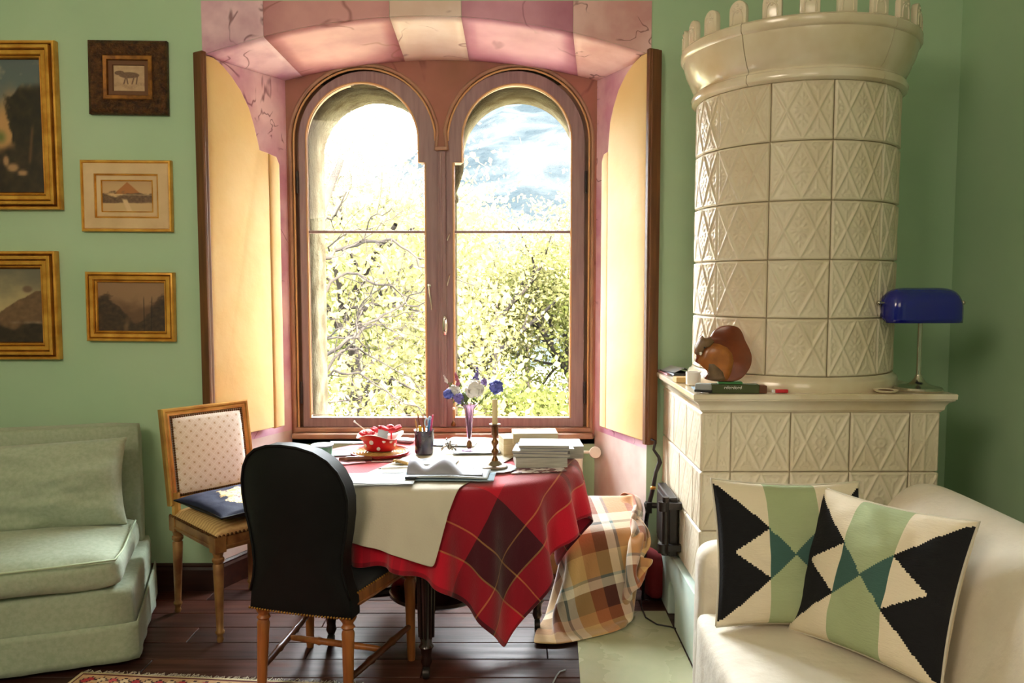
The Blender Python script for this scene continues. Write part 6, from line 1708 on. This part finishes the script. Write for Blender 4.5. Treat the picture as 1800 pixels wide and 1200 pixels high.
def slab_thing(name, lb, cat, px, py, q, mat, rz=0.0, dz=0.0, **k):
    p = G(px, py, ZS + dz); return single(name, q, mat, lb, cat, (p.x, p.y, ZS + dz), R(rz), **k)
slab_thing('leaflet', 'pale blue leaflet lying on the corner of the stove slab', 'paper', 1238, 683, B().box(-0.045, 0.05, -0.045, 0.05, 0, 0.002), 'blue_paper', -4)
t = thing('flat_box', 'dark green and brown flat box with white lettering under the squirrel figure', 'box', (0.862, 3.05, ZS), R(-3))
B().box(-0.10, 0.085, -0.022, 0.024, 0, 0.034).build('box_body', 'olive_card', t, bevel=0.002)
B().box(0.0855, 0.115, -0.018, 0.02, 0, 0.030).build('box_end', 'brown_wood', t, bevel=0.002)
q = B()
for k in range(8):
    x = -0.045 + k * 0.0085; q.tube([(x + 0.003 * math.cos(a_), -0.0228, 0.021 + 0.0036 * math.sin(a_)) for a_ in [i_ * math.pi / 5 for i_ in range(8 + k % 3)]], 0.0009, 5)
    if k % 3 == 1: q.tube([(x + 0.003, -0.0228, 0.018), (x + 0.003, -0.0228, 0.029)], 0.0009, 5)
q.build('lettering', 'white_glaze', t, smooth=True)
slab_thing('card_box', 'small tan cardboard box at the left of the stove slab', 'box', 1202, 671, B().box(-0.04, 0.03, -0.03, 0.03, 0, 0.022), 'kraft', 3, 0.0, bevel=0.001)
single('green_card', B().box(-0.05, 0.04, -0.018, 0.018, 0, 0.007), 'leaf_card', 'bright green card between flat box and squirrel figure', 'card', (0.845, 3.052, ZS + 0.0355), R(-6))
t = thing('phone_adapter', 'grey and black plug adapter lying on the stove slab', 'adapter', (0.742, 3.06, ZS + 0.0025), R(-20))
B().box(-0.032, 0.032, -0.022, 0.022, 0.006, 0.032).build('case', 'grey_plastic', t, bevel=0.006)
B().box(-0.034, 0.034, -0.024, 0.024, 0.0, 0.010).build('lower_case', 'black_plastic', t, bevel=0.003)
q = B().tube([(-0.02, 0.02, 0.006), (-0.01, 0.06, 0.004), (0.01, 0.10, 0.003), (0.0, 0.14, 0.003)], 0.002, 6); q.build('lead', 'black_plastic', t, smooth=True)
t = thing('red_lighter', 'red and white lighter on the front of the stove slab', 'lighter', G(1372, 690, ZS), R(2))
B().box(-0.022, 0.028, -0.008, 0.008, 0, 0.013).build('body', 'red_plastic', t, bevel=0.003)
B().box(-0.032, -0.0225, -0.007, 0.007, 0, 0.012).build('cap', 'white_glaze', t, bevel=0.002)
t = thing('small_dish', 'shallow dish with dark contents beside the lamp base', 'dish', (1.445, 3.058, ZS))
B().lathe([(0.0, 0.0), (0.032, 0.0), (0.042, 0.006), (0.045, 0.011), (0.042, 0.011), (0.035, 0.006), (0.0, 0.005)], n=28).build('dish_body', 'ivory_paper', t, smooth=40)
B().lathe([(0.0, 0.0055), (0.032, 0.0055), (0.025, 0.010), (0.0, 0.012)], n=20).build('contents', 'brown_wood', t, smooth=40)
slab_thing('black_wallet', 'black wallet with papers at the wall end of the stove slab', 'wallet', 1188, 657, B().box(-0.045, 0.045, -0.10, 0.10, 0, 0.012), 'black_plastic', 8, 0.0, bevel=0.004)
slab_thing('folded_letter', 'folded white letter lying on the black wallet', 'paper', 1190, 652, B().add([(-0.05, -0.06, 0.001), (0.0, -0.065, 0.02), (0.05, -0.05, 0.004), (-0.05, 0.06, 0.001), (0.0, 0.055, 0.022), (0.05, 0.06, 0.004)], [(0, 1, 4, 3), (1, 2, 5, 4)]), 'white_paper', 20, 0.0125, solid=0.0015)
slab_thing('pink_booklet', 'thin pink-edged booklet on the outer corner of the stove slab', 'booklet', 1170, 655, B().box(-0.02, 0.03, -0.10, 0.10, 0, 0.006), 'pink_paper', 4, 0.0)
single('white_cup', B().lathe([(0.0, 0.0), (0.026, 0.0), (0.030, 0.004), (0.031, 0.055), (0.028, 0.055), (0.026, 0.006), (0.0, 0.005)], n=20), 'white_glaze', 'small white cup beside the foot of the stove tower', 'cup', (0.752, 3.285, ZS), smooth=40)

# ------------------------------------------------------------------ beside the stove
q = B(); pts_ = [W(1145, 772, 3.76), W(1152, 775, 3.74), W(1149, 790, 3.74), W(1158, 803, 3.73), W(1160, 812, 3.73), W(1153, 830, 3.72), W(1148, 858, 3.72), W(1140, 890, 3.71), W(1136, 915, 3.71)]
t = thing('fire_poker', 'black iron poker hanging on the wall between shutter and stove', 'poker', (pts_[4].x, 3.73, 0.0))
q = B(); q.tube(pts_, [0.006, 0.007, 0.007, 0.008, 0.012, 0.009, 0.011, 0.011, 0.010], 10); q.build('rod', 'iron', t, world=True, smooth=True)
q = B(); q.tube([W(1146, 772, 3.76), W(1146, 772, 3.828)], 0.005, 8); q.ell(W(1146, 772, 3.822), (0.014, 0.006, 0.014), 12, 6); q.build('hook', 'iron', t, world=True, smooth=40)
q = B(); q.ell(W(1148, 857, 3.715), (0.014, 0.014, 0.010), 12, 8); q.build('collar', 'brass_nail', t, world=True, smooth=True)
q = B(); r_ = W(1136, 915, 3.71); q.tube([r_, r_ + Vector((-0.01, 0.0, -0.25)), r_ + Vector((-0.012, 0, -0.42))], [0.010, 0.009, 0.006], 8); q.build('lower_rod', 'iron', t, world=True, smooth=True)
me = softbox(0.10, 0.14, 0.22, 0.035, 6, 0.01, 0.01, 0.02, 12.0)
single('red_bag', me, 'red_cloth', 'crumpled dark red cloth bag squeezed between blanket and stove', 'bag', (0.675, 3.745, 0.001), R(20), subsurf=1)
q = B(); c0 = [G(1127, 1050, 0.012), G(1128, 1068, 0.010), G(1135, 1085, 0.010), G(1155, 1097, 0.010), G(1178, 1101, 0.010), G(1196, 1107, 0.010)]
fine = []
for i in range(len(c0) - 1):
    for k in range(4): fine.append(c0[i].lerp(c0[i + 1], k / 4))
fine.append(c0[-1]); q.tube(fine, 0.0035, 8)
single('power_cable', q, 'black_plastic', 'black cable lying in a loop on the hearth sheet', 'cable', smooth=True)

# rug in the left foreground
x0, y1_ = -1.66, 2.975
W_, H_, nx, ny = 1.1, 1.5, 170, 150
def rug(u, v):
    """u across, v from the far edge (metres)"""
    d = min(u, W_ - u, v)
    n1_ = vn(u * 30, v * 30, 3)
    if d < 0.012: return rgb(206, 190, 150)
    if d < 0.022: return rgb(96, 40, 40)
    if d < 0.085:
        s_ = (u if d == v else v)
        k = int(s_ / 0.045); e = abs((s_ / 0.045) % 1 - 0.5); m_ = abs((d - 0.053) / 0.03)
        if e + 0.7 * m_ < 0.42: return [rgb(226, 206, 170), rgb(180, 52, 62), rgb(222, 198, 160), rgb(200, 84, 90)][k % 4]
        return rgb(60, 34, 44) if e + 0.7 * m_ < 0.54 else rgb(206, 170, 128) if n1_ > 0.5 else rgb(196, 158, 120)
    if d < 0.095: return rgb(190, 120, 70)
    if d < 0.105: return rgb(60, 34, 60)
    e = abs((u * 12) % 1 - 0.5) + abs((v * 12) % 1 - 0.5)
    return rgb(54, 50, 92) if e > 0.6 else rgb(176, 60, 56) if e > 0.3 else rgb(220, 190, 150)
me = bpy.data.meshes.new('rug'); q = B()
P = np.zeros((ny + 1, nx + 1, 3))
for j in range(ny + 1):
    for i in range(nx + 1): P[j, i] = (W_ * i / nx, -H_ * j / ny, 0.007 + 0.002 * math.sin(i * 0.11) * math.sin(j * 0.17))
q.grid(P); me.from_pydata(q.v, [], q.f); colour_faces(me, lambda p_: rug(W_ * ((p_.index % nx) + 0.5) / nx, H_ * ((p_.index // nx) + 0.5) / ny)); finish(me, True); me.flip_normals()
t = thing('persian_rug', 'red and cream patterned woven rug in the left foreground', 'rug', (x0, y1_, 0), R(-5))
put('pile', me, 'rug_wool', t, solid=0.006)
q = B(); rnd = random.Random(5)
for k in range(150):
    x = W_ * k / 149; q.tube([(x, 0.0, 0.006), (x + rnd.uniform(-.006, .006), 0.015, 0.003), (x + rnd.uniform(-.012, .012), 0.028 + rnd.uniform(-.006, .01), 0.002)], 0.0014, 4)
tag(q.build('fringe', 'linen', t), kind='stuff')
# a scrap of thread and two crumbs of plaster on the boards
q = B(); q.tube([G(972, 1200, 0.003), G(978, 1188, 0.003), G(984, 1180, 0.004), G(994, 1177, 0.003)], 0.003, 6)
single('thread_scrap', q, 'white_paper', 'scrap of white thread on the dark floorboards below the tablecloth corner', 'thread', smooth=True)
